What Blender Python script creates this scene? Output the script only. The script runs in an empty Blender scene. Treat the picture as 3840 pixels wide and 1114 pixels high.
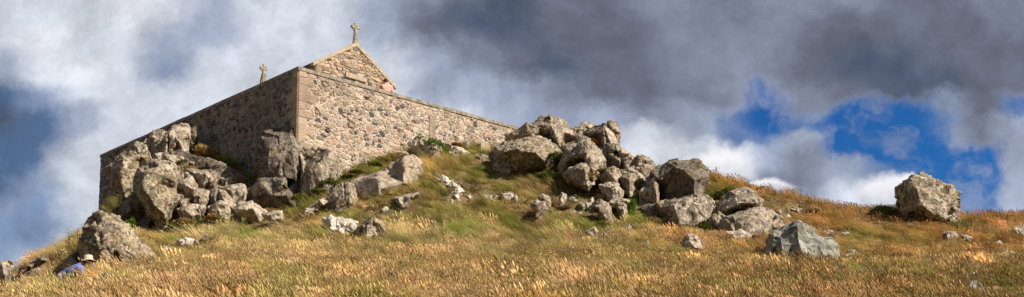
import bpy, math, random
import numpy as np
from mathutils import Vector, Matrix, geometry

random.seed(7)
scene = bpy.context.scene
COL = scene.collection
R = math.radians

# ------------------------------------------------------------------ camera
W, H, F = 3840.0, 1114.0, 3461.0
PCX, PCY = 1920.0, 1132.0
PITCH = R(5.0)
CP, SP = math.cos(PITCH), math.sin(PITCH)
cam_d = bpy.data.cameras.new("camera")
cam_d.sensor_width = 36.0
cam_d.lens = 36.0 * F / W
cam_d.shift_y = (PCY - H / 2) / W
cam_d.clip_end = 5000
cam = bpy.data.objects.new("camera", cam_d)
COL.objects.link(cam)
cam.rotation_euler = (R(90) + PITCH, 0, 0)
scene.camera = cam

def P(px, py, D):
    """world point seen at a photo position, D metres north of the camera"""
    u, v = (px - PCX) / F, (PCY - py) / F
    y = CP - SP * v
    z = SP + CP * v
    return Vector((u / y * D, D, z / y * D))

def project(x, y, z):
    fwd = y * CP + z * SP
    up = z * CP - y * SP
    return PCX + F * x / fwd, PCY - F * up / fwd

# ------------------------------------------------------------------ noise
_rng = np.random.RandomState(11)
_perm = _rng.permutation(256)
_perm = np.concatenate([_perm, _perm])
_g = _rng.normal(size=(256, 3)); _g /= np.linalg.norm(_g, axis=1)[:, None]

def perlin(p):
    p = np.asarray(p, float)
    i = np.floor(p).astype(int); f = p - i; i &= 255
    w = f * f * f * (f * (f * 6 - 15) + 10)
    out = 0
    for dx in (0, 1):
        for dy in (0, 1):
            for dz in (0, 1):
                h = _perm[(_perm[(_perm[(i[:, 0] + dx) & 255] + i[:, 1] + dy) & 255] + i[:, 2] + dz) & 255]
                g = _g[h]
                d = g[:, 0] * (f[:, 0] - dx) + g[:, 1] * (f[:, 1] - dy) + g[:, 2] * (f[:, 2] - dz)
                out = out + d * (w[:, 0] if dx else 1 - w[:, 0]) * (w[:, 1] if dy else 1 - w[:, 1]) * (w[:, 2] if dz else 1 - w[:, 2])
    return out * 1.6

def fbm(p, o=4, g=.5, l=2.03):
    s, a, n = 0, 1, 0
    p = np.asarray(p, float)
    for k in range(o):
        s = s + a * perlin(p + 17.3 * k); n += a; a *= g; p = p * l
    return s / n

def sstep(a, b, x):
    t = np.clip((x - a) / (b - a), 0, 1)
    return t * t * (3 - 2 * t)

# ------------------------------------------------------------------ helpers
def tag(o, label=None, cat=None, group=None, kind=None):
    if label: o['label'] = label
    if cat: o['category'] = cat
    if group: o['group'] = group
    if kind: o['kind'] = kind
    return o

def mesh_np(name, v, f, smooth=True):
    """mesh from numpy verts and an (n,3)/(n,4) face array"""
    v = np.asarray(v, np.float32); f = np.asarray(f, np.int32)
    me = bpy.data.meshes.new(name)
    me.vertices.add(len(v)); me.vertices.foreach_set('co', v.ravel())
    k = f.shape[1]
    me.loops.add(f.size); me.loops.foreach_set('vertex_index', f.ravel())
    me.polygons.add(len(f))
    me.polygons.foreach_set('loop_start', np.arange(0, f.size, k, dtype=np.int32))
    me.polygons.foreach_set('loop_total', np.full(len(f), k, np.int32))
    me.polygons.foreach_set('use_smooth', np.full(len(f), smooth))
    me.update(calc_edges=True)
    return me

def link(name, me, mat=None, parent=None, loc=None):
    o = bpy.data.objects.new(name, me)
    COL.objects.link(o)
    if mat is not None:
        if not isinstance(mat, (list, tuple)): mat = [mat]
        for m in mat: me.materials.append(m)
    if parent: o.parent = parent
    if loc is not None: o.location = loc
    return o

def empty(name, loc):
    o = bpy.data.objects.new(name, None)
    o.empty_display_size = .2
    COL.objects.link(o); o.location = loc
    return o

def col_attr(me, name, rgb):
    a = me.color_attributes.new(name, 'FLOAT_COLOR', 'POINT')
    c = np.ones((len(rgb), 4), np.float32); c[:, :3] = rgb
    a.data.foreach_set('color', c.ravel())

class MB:
    """collects boxes and prisms for one mesh"""
    def __init__(s): s.v = []; s.f = []
    def add(s, vs, fs):
        n = len(s.v); s.v += [tuple(p) for p in vs]; s.f += [tuple(n + i for i in f) for f in fs]
    def hexa(s, b):            # 8 corners, bottom ring then top ring
        s.add(b, [(3, 2, 1, 0), (4, 5, 6, 7), (0, 1, 5, 4), (1, 2, 6, 5), (2, 3, 7, 6), (3, 0, 4, 7)])
    def prism(s, poly, off):   # polygon pts (Vector) extruded by off
        n = len(poly); a = [Vector(p) for p in poly]; b = [p + off for p in a]
        s.add(a + b, [tuple(range(n))[::-1], tuple(range(n, 2 * n))] + [(i, (i + 1) % n, (i + 1) % n + n, i + n) for i in range(n)])
    def mesh(s, name, smooth=False):
        me = bpy.data.meshes.new(name); me.from_pydata(s.v, [], s.f); me.update()
        import bmesh
        bm = bmesh.new(); bm.from_mesh(me); bmesh.ops.recalc_face_normals(bm, faces=bm.faces); bm.to_mesh(me); bm.free()
        if smooth:
            for p in me.polygons: p.use_smooth = True
        return me

# ------------------------------------------------------------------ materials
def new_mat(name):
    m = bpy.data.materials.new(name); m.use_nodes = True
    nt = m.node_tree; nt.nodes.clear()
    out = nt.nodes.new('ShaderNodeOutputMaterial')
    return m, nt, out

class NT:
    def __init__(s, nt): s.nt = nt
    def n(s, t, **kw):
        nd = s.nt.nodes.new(t)
        for k, v in kw.items(): setattr(nd, k, v)
        return nd
    def l(s, a, b): s.nt.links.new(a, b)
    def val(s, sock, v):
        if hasattr(v, 'is_linked') or isinstance(v, bpy.types.NodeSocket): s.l(v, sock)
        else: sock.default_value = v
    def math(s, op, a, b=0.0, c=0.0, clamp=False):
        nd = s.n('ShaderNodeMath', operation=op); nd.use_clamp = clamp
        s.val(nd.inputs[0], a); s.val(nd.inputs[1], b); s.val(nd.inputs[2], c)
        return nd.outputs[0]
    def noise(s, vec, scale, detail=5, rough=.55, dist=0):
        nd = s.n('ShaderNodeTexNoise')
        s.l(vec, nd.inputs['Vector']); nd.inputs['Scale'].default_value = scale
        nd.inputs['Detail'].default_value = detail; nd.inputs['Roughness'].default_value = rough
        nd.inputs['Distortion'].default_value = dist
        return nd.outputs['Fac']
    def ramp(s, fac, a, b):
        nd = s.n('ShaderNodeMapRange'); nd.interpolation_type = 'SMOOTHSTEP'
        s.l(fac, nd.inputs['Value']); nd.inputs['From Min'].default_value = a; nd.inputs['From Max'].default_value = b
        return nd.outputs['Result']
    def mix(s, fac, a, b, mode='MIX'):
        nd = s.n('ShaderNodeMix', data_type='RGBA', blend_type=mode)
        s.val(nd.inputs[0], fac)
        for k, v in ((6, a), (7, b)):
            if isinstance(v, bpy.types.NodeSocket): s.l(v, nd.inputs[k])
            else: nd.inputs[k].default_value = (*v, 1) if len(v) == 3 else v
        return nd.outputs[2]
    def vmath(s, op, a, b=None):
        nd = s.n('ShaderNodeVectorMath', operation=op)
        s.l(a, nd.inputs[0]) if isinstance(a, bpy.types.NodeSocket) else setattr(nd.inputs[0], 'default_value', a)
        if b is not None:
            s.l(b, nd.inputs[1]) if isinstance(b, bpy.types.NodeSocket) else setattr(nd.inputs[1], 'default_value', b)
        return nd

def rock_material(name, pale, warm, dark, darkness=.5, ochre=.25, spots=.35, bump=.7):
    m, nt, out = new_mat(name); g = NT(nt)
    tc = g.n('ShaderNodeTexCoord'); oi = g.n('ShaderNodeObjectInfo')
    off = g.n('ShaderNodeCombineXYZ')
    r = g.math('MULTIPLY', oi.outputs['Random'], 57.0)
    for k in range(3): g.l(r, off.inputs[k])
    vec = g.vmath('ADD', tc.outputs['Object'], off.outputs[0]).outputs[0]
    c = g.mix(g.ramp(g.noise(vec, .9, 4), .38, .62), pale, warm)
    # broad weathering
    c = g.mix(g.math('MULTIPLY', g.ramp(g.noise(vec, 2.1, 6, .62, .4), .47, .62), .55 * darkness + .1), c, [x * .45 for x in warm])
    n0 = g.noise(vec, 3.2, 9, .70, .5)
    c = g.mix(g.math('MULTIPLY', g.ramp(n0, .535 - .04 * darkness, .575), .30 + .45 * darkness), c, [x * 1.5 for x in dark])
    # dark lichen crusts
    n1 = g.noise(vec, 7.5, 7, .68, .3)
    c = g.mix(g.math('MULTIPLY', g.ramp(n1, .54 - .07 * darkness, .60), .35 + .5 * darkness), c, dark)
    n3 = g.noise(vec, 19, 4, .7)
    c = g.mix(g.math('MULTIPLY', g.ramp(n3, .60, .66), .75), c, [x * .8 for x in dark])
    # ochre and olive growth
    c = g.mix(g.math('MULTIPLY', g.ramp(g.noise(vec, 3.3, 5, .6), .56, .68), ochre * 1.6), c, (.24, .165, .055))
    # white lichen rosettes
    vo = g.n('ShaderNodeTexVoronoi'); vo.inputs['Scale'].default_value = 6.5
    g.l(vec, vo.inputs['Vector'])
    nz = g.noise(vec, 14, 3)
    sp = g.ramp(g.math('ADD', vo.outputs['Distance'], g.math('MULTIPLY', nz, .5)), .50, .42)
    msk = g.ramp(g.noise(vec, 1.4, 3), .45, .6)
    c = g.mix(g.math('MULTIPLY', g.math('MULTIPLY', sp, msk), spots), c, (.68, .65, .56))
    b = g.n('ShaderNodeBsdfPrincipled'); g.l(c, b.inputs['Base Color'])
    b.inputs['Roughness'].default_value = .92
    b.inputs['Specular IOR Level'].default_value = .2
    h = g.math('ADD', g.noise(vec, 9, 9, .72), g.math('MULTIPLY', g.noise(vec, 38, 4, .6), .35))
    bp = g.n('ShaderNodeBump'); bp.inputs['Strength'].default_value = bump; bp.inputs['Distance'].default_value = .04
    g.l(h, bp.inputs['Height']); g.l(bp.outputs[0], b.inputs['Normal'])
    g.l(b.outputs[0], out.inputs['Surface'])
    return m

M = {}
M['granite'] = rock_material('granite', (.51, .43, .335), (.38, .285, .20), (.075, .06, .04), .95, .3, .45)
M['lichen_granite'] = rock_material('lichen_granite', (.55, .465, .36), (.41, .315, .215), (.075, .06, .035), 1.1, .35, .7)
M['dark_shaded_granite'] = rock_material('dark_shaded_granite', (.29, .24, .185), (.20, .155, .115), (.05, .04, .03), .95, .35, .5)  # darkened granite: dark lichen plus shade put into the rock colour
M['pale_granite'] = rock_material('pale_granite', (.57, .485, .38), (.44, .34, .25), (.10, .08, .055), .65, .15, .3)
M['white_stone'] = rock_material('white_stone', (.74, .66, .56), (.60, .51, .41), (.17, .14, .10), .45, .2, .15)
M['greenstone'] = rock_material('greenstone', (.44, .42, .355), (.27, .25, .20), (.06, .058, .05), .9, .3, .6)

def stone_attr_material(name, attr, bump=.5, grain=.35):
    m, nt, out = new_mat(name); g = NT(nt)
    tc = g.n('ShaderNodeTexCoord')
    at = g.n('ShaderNodeAttribute'); at.attribute_name = attr
    vec = tc.outputs['Object']
    n = g.ramp(g.noise(vec, 22, 6, .65), .3, .7)
    k = g.mix(n, (1 - grain, 1 - grain, 1 - grain), (1 + grain * .6, 1 + grain * .55, 1 + grain * .5))
    c = g.mix(1.0, at.outputs['Color'], k, 'MULTIPLY')
    st = g.ramp(g.noise(vec, .7, 5, .6), .48, .68)
    c = g.mix(g.math('MULTIPLY', st, .35), c, (.10, .085, .06))
    b = g.n('ShaderNodeBsdfPrincipled'); g.l(c, b.inputs['Base Color'])
    b.inputs['Roughness'].default_value = .93; b.inputs['Specular IOR Level'].default_value = .15
    bp = g.n('ShaderNodeBump'); bp.inputs['Strength'].default_value = bump; bp.inputs['Distance'].default_value = .03
    g.l(g.noise(vec, 26, 7, .7), bp.inputs['Height']); g.l(bp.outputs[0], b.inputs['Normal'])
    g.l(b.outputs[0], out.inputs['Surface'])
    return m
M['masonry'] = stone_attr_material('masonry', 'stone')

def simple(name, c, rough=.85, var=.25, scale=8, bump=.3, c2=None, dist=.02):
    m, nt, out = new_mat(name); g = NT(nt)
    tc = g.n('ShaderNodeTexCoord'); vec = tc.outputs['Object']
    c2 = c2 or [x * (1 - var * 1.6) for x in c]
    cc = g.mix(g.ramp(g.noise(vec, scale, 6, .6), .35, .65), c, c2)
    b = g.n('ShaderNodeBsdfPrincipled'); g.l(cc, b.inputs['Base Color']); b.inputs['Roughness'].default_value = rough
    b.inputs['Specular IOR Level'].default_value = .25
    bp = g.n('ShaderNodeBump'); bp.inputs['Strength'].default_value = bump; bp.inputs['Distance'].default_value = dist
    g.l(g.noise(vec, scale * 4, 6, .65), bp.inputs['Height']); g.l(bp.outputs[0], b.inputs['Normal'])
    g.l(b.outputs[0], out.inputs['Surface'])
    return m
M['coping'] = simple('coping_stone', (.36, .31, .24), c2=(.17, .15, .115), scale=5, bump=.6)
M['dressed'] = simple('dressed_granite', (.52, .41, .28), c2=(.36, .27, .18), scale=6, bump=.5)
M['slate'] = simple('slate', (.12, .12, .125), c2=(.07, .072, .07), scale=9, bump=.5)
M['shirt_pink'] = simple('coral_shirt', (.95, .40, .33), scale=4, var=.08, bump=.15)
M['shirt_blue'] = simple('blue_shirt', (.14, .20, .52), scale=6, var=.15, bump=.2)
M['jeans'] = simple('dark_trousers', (.05, .06, .10), scale=9)
M['skin'] = simple('skin', (.60, .34, .24), rough=.6, var=.08, bump=.05)
M['hair'] = simple('dark_hair', (.035, .022, .02), rough=.7, scale=60, bump=.6)
M['hat'] = simple('beige_hat', (.62, .47, .36), scale=20, var=.1)
M['shoe'] = simple('shoe', (.08, .06, .05))
M['cross'] = simple('weathered_cross', (.44, .38, .31), c2=(.27, .23, .19), scale=12, bump=.3)
M['courtyard'] = simple('courtyard_gravel', (.34, .30, .24), scale=12)
M['render_strip'] = simple('brown_render', (.36, .27, .20), scale=7, bump=.4)

# ------------------------------------------------------------------ building frame
C0 = P(1120, 250, 36.0)                     # outer corner, top of coping
TOP = C0.z
d1 = Vector((-.9986, 1.0038, 0)).normalized()   # along the left wall
d2 = Vector((1.009, 1.0038, 0)).normalized()    # along the right wall
FLOOR = TOP - .72
def B(s, a, z):                             # building coordinates
    return Vector((C0.x, C0.y, 0)) + d1 * s + d2 * a + Vector((0, 0, z))
def hit(px, py, n, k):
    """photo ray meets the plane s=k (n='s') or a=k (n='a'); gives (other coordinate, z)"""
    r = P(px, py, 1.0); o = Vector((C0.x, C0.y, 0))
    ax = d1 if n == 's' else d2; ot = d2 if n == 's' else d1
    nrm = Vector((-ot.y, ot.x, 0))
    pt = o + ax * k
    t = pt.dot(nrm) / r.dot(nrm)
    q = r * t
    # solve components
    M2 = Matrix(((d1.x, d2.x), (d1.y, d2.y))); w = M2.inverted() @ Vector((q.x - o.x, q.y - o.y))
    return (w[1] if n == 's' else w[0]), q.z

# ------------------------------------------------------------------ terrain
CTRL = [
 # px, py, D
 (0,1200,14),(500,1142,14),(1500,1116,14),(2500,1116,14),(3840,1116,14),(-700,1230,14),(4600,1120,14),
 (0,1172,18),(400,1090,18),(1000,1042,18),(2000,1037,18),(3000,1038,18),(3840,1040,18),(-400,1150,18),(4400,1040,18),
 (0,1160,22),(300,1026,20.6),(210,1050,20.6),(150,1112,22),(400,1038,22),(700,980,22),(1200,963,22),(1900,958,22),(2600,965,22),(3100,978,22),(3840,975,22),(4400,975,22),(-300,1150,22),
 (60,1100,25),(180,1040,26),(300,925,26.5),(500,945,26),(700,928,26),(1200,893,26),(1900,882,26),(2500,905,26),(3000,925,26),(3840,915,26),(4400,915,26),
 (340,850,31),(600,885,30),(900,850,30),(1200,820,30),(1700,790,30),(2200,800,30),(2500,858,30),(2900,885,30),(3300,868,30),(3840,872,30),(4300,875,30),
 (900,790,34),(1130,760,34.5),(1400,722,34),(1700,702,34),(2100,720,34),(2350,748,34),(2700,782,34),(3100,815,34),(3480,826,34),(3840,840,34),(4300,845,34),
 (1290,662,37),(1450,612,38),(1700,605,38),(1900,622,38),(2200,672,38),(2500,690,38),(2720,686,37),(2850,728,37),(3000,768,37),(3150,786,37),(3350,803,37),(3600,818,37),(3840,822,37),(4300,830,37),
 (1780,565,41.5),(2000,600,42),(2300,640,42),(2720,710,42),(3000,800,42),(3500,850,42),(3840,850,42),(4300,860,42),
 (2150,575,40),(2250,600,39.5),(2350,640,38.5),(2200,655,37),(2330,700,36),(2420,690,37.5),(2560,720,36.5),(2650,760,34.5),(2520,760,34.5),
 (1430,712,32.2),(1500,682,32.6),(1570,640,33.2),(1600,640,34.5),(1260,778,31),(1330,765,31.4),
 (700,600,41.5),(620,640,38.5),(760,680,37.5),(660,740,35.5),(560,720,35),(800,740,35.5),(480,760,35.5),(880,740,36),
 (0,1180,32),(150,1120,34),(0,1200,45),(200,1040,45),(300,930,42),
 (600,770,34),(600,690,38),(620,640,42),(800,700,37.5),(900,700,37),(450,800,40),
]
pts = [tuple(P(*c)) for c in CTRL]
for s, a, z in ((20.6,-.6,8.3),(16,-.6,9.2),(12,-.6,9.8),(8,-.6,9.6),(4,-.6,8.8),(2,3,9.6),(10,3,10.2),(18,3,9.8),(2,9,10.2),(10,9,10.2),(18,9,10),(21.5,4,8.5),(24,10,8),(10,15,10),(2,14,10.3)):
    b = B(s, a, z); pts.append(tuple(b))
for x, y, z in ((0,0,-1.6),(-6,2,-1.9),(6,2,-1.5),(-10,7,-.9),(12,7,-.3),(0,7,-.1),(0,-8,-3.2),(-12,-5,-3.5),(12,-5,-3),(-30,30,-2),(-35,48,2),(-25,65,3),(0,65,6),(25,62,4.5),(45,45,3.5),(40,25,1.5)):
    pts.append((x, y, z))
pts = np.array(pts)
def _U(r2): return np.where(r2 > 1e-9, r2 * np.log(r2 + 1e-12), 0) * .5
n_ = len(pts)
A_ = np.zeros((n_ + 3, n_ + 3))
r2_ = ((pts[:, None, :2] - pts[None, :, :2]) ** 2).sum(-1)
A_[:n_, :n_] = _U(r2_) + np.eye(n_) * .25
A_[:n_, n_] = 1; A_[:n_, n_ + 1:] = pts[:, :2]; A_[n_:, :n_] = A_[:n_, n_:].T
wts = np.linalg.solve(A_, np.concatenate([pts[:, 2], [0, 0, 0]]))

def terrain(x, y, detail=True):
    x = np.asarray(x, float).ravel(); y = np.asarray(y, float).ravel()
    z = np.full(x.shape, wts[n_]) + wts[n_ + 1] * x + wts[n_ + 2] * y
    for k in range(n_):
        z += wts[k] * _U((x - pts[k, 0]) ** 2 + (y - pts[k, 1]) ** 2)
    r = np.sqrt((x * .9) ** 2 + (y - 25) ** 2)
    z = z - .24 * sstep(17, 22, y) * (1 - sstep(33.5, 36.5, y))
    w = sstep(38, 75, r)
    z = z * (1 - w) + (-7.0) * w
    if detail:
        p = np.stack([x, y, np.zeros_like(x)], 1)
        up = sstep(21, 28, y)
        z = z + fbm(p * .35, 3) * .22 * (1 - w) * (.4 + .6 * up) + fbm(p * 1.05 + 9, 3) * (.06 + .26 * up) * (1 - w) + fbm(p * 2.6 + 29, 2) * (.03 + .15 * up) * (1 - w)
    return z

xs = np.concatenate([-np.geomspace(2500, 42, 26), np.arange(-40, 40.01, .16), np.geomspace(42, 2500, 26)])
ys = np.concatenate([-np.geomspace(2500, 12, 24), np.arange(-10, 6, .5), np.arange(6, 54, .16), np.geomspace(55, 3000, 26)])
gx, gy = np.meshgrid(xs, ys)
gz = terrain(gx, gy)
nx, ny = len(xs), len(ys)
idx = np.arange(nx * ny).reshape(ny, nx)
quads = np.stack([idx[:-1, :-1], idx[:-1, 1:], idx[1:, 1:], idx[1:, :-1]], -1).reshape(-1, 4)
gme = mesh_np('ground', np.stack([gx.ravel(), gy.ravel(), gz], 1), quads)
m, nt, out = new_mat('hillside_soil'); g = NT(nt)
tc = g.n('ShaderNodeTexCoord'); vec = tc.outputs['Object']
c = g.mix(g.ramp(g.noise(vec, 1.1, 6), .35, .65), (.13, .115, .035), (.22, .13, .065))
c = g.mix(g.ramp(g.noise(vec, 5, 6, .7), .5, .7), c, (.30, .20, .095))
c = g.mix(g.ramp(g.noise(vec, 20, 3), .6, .66), c, (.36, .30, .22))
b = g.n('ShaderNodeBsdfPrincipled'); g.l(c, b.inputs['Base Color']); b.inputs['Roughness'].default_value = 1
b.inputs['Specular IOR Level'].default_value = .05
bp = g.n('ShaderNodeBump'); bp.inputs['Strength'].default_value = 1; bp.inputs['Distance'].default_value = .1
g.l(g.noise(vec, 9, 8, .7), bp.inputs['Height']); g.l(bp.outputs[0], b.inputs['Normal'])
g.l(b.outputs[0], out.inputs['Surface'])
ground = link('ground', gme, m); tag(ground, kind='structure')

_gi = None
def gz_at(x, y):
    """fast bilinear height from the grid"""
    x = np.asarray(x, float); y = np.asarray(y, float)
    Z = gz.reshape(ny, nx)
    i = np.clip(np.searchsorted(xs, x) - 1, 0, nx - 2); j = np.clip(np.searchsorted(ys, y) - 1, 0, ny - 2)
    fx = (x - xs[i]) / (xs[i + 1] - xs[i]); fy = (y - ys[j]) / (ys[j + 1] - ys[j])
    return (Z[j, i] * (1 - fx) + Z[j, i + 1] * fx) * (1 - fy) + (Z[j + 1, i] * (1 - fx) + Z[j + 1, i + 1] * fx) * fy

def ground_D(px, py, d0=13.0, d1_=46.0):
    """distance at which the hillside is seen at a photo position"""
    D = np.arange(d0, d1_, .1)
    r = P(px, py, 1.0)
    z = gz_at(r.x * D, D)
    k = np.where(z >= r.z * D)[0]
    return float(D[k[0]]) if len(k) else None

# ------------------------------------------------------------------ masonry panels
def cells(u, v, cw, ch, seed, jit=.42, wvar=.35):
    """jittered, weighted cells: nearest id and the gap between first and second"""
    rr = np.random.RandomState(seed)
    T = rr.rand(512, 512, 4)
    row = np.floor(v / ch).astype(int)
    best = np.full(u.shape, 1e9); sec = np.full(u.shape, 1e9); bi = np.zeros(u.shape, int); bj = np.zeros(u.shape, int)
    for dj in (-2, -1, 0, 1, 2):
        j = row + dj
        off = (j % 2) * .5 * cw
        i0 = np.floor((u - off) / cw).astype(int)
        for di in (-2, -1, 0, 1, 2):
            i = i0 + di
            t = T[j % 512, i % 512]
            cu = (i + .5 + (t[..., 0] - .5) * 2 * jit) * cw + off
            cv = (j + .5 + (t[..., 1] - .5) * 2 * jit) * ch
            asp = .8 + .5 * t[..., 3]
            d = np.sqrt(((u - cu) / cw / asp) ** 2 + ((v - cv) / ch * asp) ** 2) - t[..., 2] * wvar
            closer = d < best
            sec = np.where(closer, best, np.minimum(sec, d))
            bi = np.where(closer, i, bi); bj = np.where(closer, j, bj); best = np.where(closer, d, best)
    return bi, bj, best, sec

def masonry(u, v, seed, cw, ch, palette, probs, mortar, mthr=.12, relief=.035, quoin=None, wvar=.45):
    p3 = np.stack([u, v, np.zeros_like(u)], 1)
    wu = u + fbm(p3 * 3, 3) * .05; wv = v + fbm(p3 * 3 + 40, 3) * .04
    bi, bj, f1, f2 = cells(wu, wv, cw, ch, seed, wvar=wvar)
    gap = f2 - f1
    rr = np.random.RandomState(seed + 1); K = rr.rand(997, 3)
    h = (bi * 7919 + bj * 104729) % 997
    pal = np.array(palette); cum = np.cumsum(probs) / np.sum(probs)
    ci = np.searchsorted(cum, K[h, 0])
    colr = pal[np.clip(ci, 0, len(pal) - 1)] * (.75 + .5 * K[h, 1])[:, None]
    st = sstep(mthr * .55, mthr * 1.2, gap + fbm(p3 * 14, 2) * .05)
    height = st * (.55 + .45 * K[h, 2]) * relief + fbm(p3 * 9, 3) * .012
    mort = np.array(mortar) * (.85 + .3 * (fbm(p3 * 5 + 3, 3)[:, None] + .5))
    # a few open joints
    hole = (K[(h * 31) % 997, 1] > .965) & (gap < mthr * 1.5)
    rgb = colr * st[:, None] + mort * (1 - st)[:, None]
    height = np.where(hole, height - .07, height)
    rgb = np.where(hole[:, None], rgb * .35, rgb)
    if quoin is not None:
        q, qid, qedge = quoin(u, v)
        kq = K[(qid * 613 + 17) % 997]
        qc = np.array([.43, .34, .26]) * (.75 + .45 * kq[:, :1]) + np.array([.03, -.01, -.02]) * kq[:, 1:2]
        e = .1 + .9 * sstep(.002, .016, qedge)
        qrgb = qc * e[:, None] + np.array(mortar) * (1 - e)[:, None]
        rgb = np.where(q[:, None], qrgb, rgb); height = np.where(q, e * .035 + fbm(p3 * 12, 3) * .012, height)
    return rgb, height

def quoin_fn(origin=0.0, sgn=1.0, big=.72, small=.42, hh=.33):
    def f(u, v):
        w = (u - origin) * sgn
        j = np.floor(v / hh).astype(int)
        t = ((j * 2654435761) % 1000) / 1000.0
        L = np.where(j % 2 == 0, big, small) * (.8 + .4 * t)
        inside = (w >= -.05) & (w < L)
        e = np.minimum(np.minimum(L - w, (v / hh - j) * hh), (j + 1 - v / hh) * hh)
        return inside, j + 50, e
    return f

def panel(origin, du, dn, length, zb_fn, zt_fn, res, **kw):
    """a stone-faced wall surface; du along, dn outward normal. returns verts, quads, colours"""
    nu = max(2, int(length / res) + 1)
    us = np.linspace(0, length, nu)
    zb = zb_fn(us); zt = zt_fn(us)
    nv = max(2, int(np.max(zt - zb) / res) + 1)
    t = np.linspace(0, 1, nv)
    U = np.repeat(us[None, :], nv, 0); Z = zb[None, :] + t[:, None] * (zt - zb)[None, :]
    rgb, hgt = masonry(U.ravel(), Z.ravel(), **kw)
    o = np.array(origin); D_ = np.array(du); N_ = np.array(dn)
    edge = np.minimum(1, np.minimum(U.ravel(), length - U.ravel()) / .03)
    v = o[None, :] + U.ravel()[:, None] * D_ + (hgt * edge)[:, None] * N_
    v[:, 2] = Z.ravel()
    ii = np.arange(nu * nv).reshape(nv, nu)
    q = np.stack([ii[:-1, :-1], ii[:-1, 1:], ii[1:, 1:], ii[1:, :-1]], -1).reshape(-1, 4)
    return v, q, rgb

def join_panels(name, ps, boxes=()):
    vs, qs, cs, n = [], [], [], 0
    for v, q, c in ps:
        vs.append(v); qs.append(q + n); cs.append(c); n += len(v)
    for b, colr in boxes:
        b = np.array([tuple(p) for p in b]); vs.append(b)
        qs.append(np.array([(3, 2, 1, 0), (4, 5, 6, 7), (0, 1, 5, 4), (1, 2, 6, 5), (2, 3, 7, 6), (3, 0, 4, 7)]) + n)
        cs.append(np.tile(colr, (8, 1))); n += 8
    me = mesh_np(name, np.concatenate(vs), np.concatenate(qs), smooth=False)
    col_attr(me, 'stone', np.concatenate(cs))
    return me

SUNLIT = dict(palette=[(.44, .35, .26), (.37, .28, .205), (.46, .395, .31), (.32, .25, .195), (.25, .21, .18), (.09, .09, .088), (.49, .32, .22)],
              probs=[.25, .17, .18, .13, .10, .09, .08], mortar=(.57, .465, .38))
SHADED = dict(palette=[(.27, .24, .205), (.21, .185, .16), (.32, .29, .25), (.14, .13, .12), (.07, .07, .075), (.23, .18, .145)],  # darker copy of the wall stones, with the shade painted into their colour
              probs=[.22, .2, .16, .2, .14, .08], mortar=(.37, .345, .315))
LW, RW = 20.25, 13.6
CT = .15                                    # coping thickness
zt = TOP - CT
def const(k): return lambda u: np.full(u.shape, float(k))
n_right = -d1; n_left = -d2
wall_root = empty('enclosure_wall', B(0, 0, 6.4))
tag(wall_root, 'tall rubble stone enclosure wall with flat coping round the little chapel', 'wall')
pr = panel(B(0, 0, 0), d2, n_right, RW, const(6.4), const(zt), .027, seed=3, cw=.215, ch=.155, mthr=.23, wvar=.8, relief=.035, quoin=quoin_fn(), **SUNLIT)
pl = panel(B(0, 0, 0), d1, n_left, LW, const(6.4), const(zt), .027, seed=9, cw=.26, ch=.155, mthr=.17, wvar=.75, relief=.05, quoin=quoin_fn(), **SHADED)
TH = .5
def bbox(s0, s1, a0, a1, z0, z1): return [B(s0, a0, z0), B(s1, a0, z0), B(s1, a1, z0), B(s0, a1, z0), B(s0, a0, z1), B(s1, a0, z1), B(s1, a1, z1), B(s0, a1, z1)]
mc = (.42, .34, .25)
boxes = [(bbox(.03, TH, .03, RW, 6.4, zt - .005), mc), (bbox(TH + .002, LW, .03, TH, 6.4, zt - .005), mc),
         (bbox(LW - TH, LW, TH + .002, RW, 6.4, zt - .005), mc), (bbox(TH + .002, LW - TH - .002, RW - TH, RW, 6.4, zt - .005), mc)]
me = join_panels('wall', [pr, pl], boxes)
o = link('wall', me, M['masonry'], wall_root); o.matrix_parent_inverse = Matrix.Translation(-wall_root.location)

cp = MB(); rr = random.Random(4)
def coping_run(cp, s0, a0, ds, da, length, wid):
    t = 0
    while t < length - .01:
        L = min(rr.uniform(.8, 1.3), length - t)
        if length - t - L < .4: L = length - t
        g_ = .008; e = rr.uniform(-.008, .008); zz = rr.uniform(-.006, .008)
        def q(tt, w, z): return B(s0 + ds * tt + da * w, a0 + da * tt + ds * w, z)
        c8 = []
        for z in (zt + .002, TOP + zz):
            k = -.01 if z > zt + .01 else 0
            c8 += [q(t + g_, -.05 + e - k, z), q(t + L - g_, -.05 + e - k, z), q(t + L - g_, wid + k, z), q(t + g_, wid + k, z)]
        cp.hexa(c8); t += L
# right run lies over the corner; the others butt against it
coping_run(cp, 0, -.05, 0, 1, RW + .1, TH + .05)
coping_run(cp, TH + .06, 0, 1, 0, LW - TH - .0, TH + .05)
coping_run(cp, LW - TH - .05, TH + .06, 0, 1, RW - TH - .1, TH + .05)
o = link('coping', cp.mesh('coping'), M['coping'], wall_root); o.matrix_parent_inverse = Matrix.Translation(-wall_root.location)
# brown rendered strip on the right wall
a0, z0 = hit(1609, 432, 's', 0); a1, z1 = hit(1632, 560, 's', 0)
mb = MB(); mb.hexa(bbox(-.038, .02, a0, a1 - .02, z1, z0))
o = link('render_strip', mb.mesh('render_strip'), M['render_strip'], wall_root); o.matrix_parent_inverse = Matrix.Translation(-wall_root.location)
# courtyard floor
mb = MB(); mb.hexa(bbox(TH + .003, LW - TH - .003, TH + .003, RW - TH - .003, 9.0, FLOOR))
tag(link('courtyard', mb.mesh('courtyard'), M['courtyard']), kind='structure')

# ------------------------------------------------------------------ chapel
S0 = 4.0
aL, zL = hit(1184, 232, 's', S0); aR, zR = hit(1473, 312, 's', S0)
aA, zA = hit(1326, 158, 's', S0)
aA = (aL + aR) / 2
zE = (zL + zR) / 2 - .02
aAp, zA = hit(1328, 160, 's', S0)
s_x, _ = 0, 0
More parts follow.
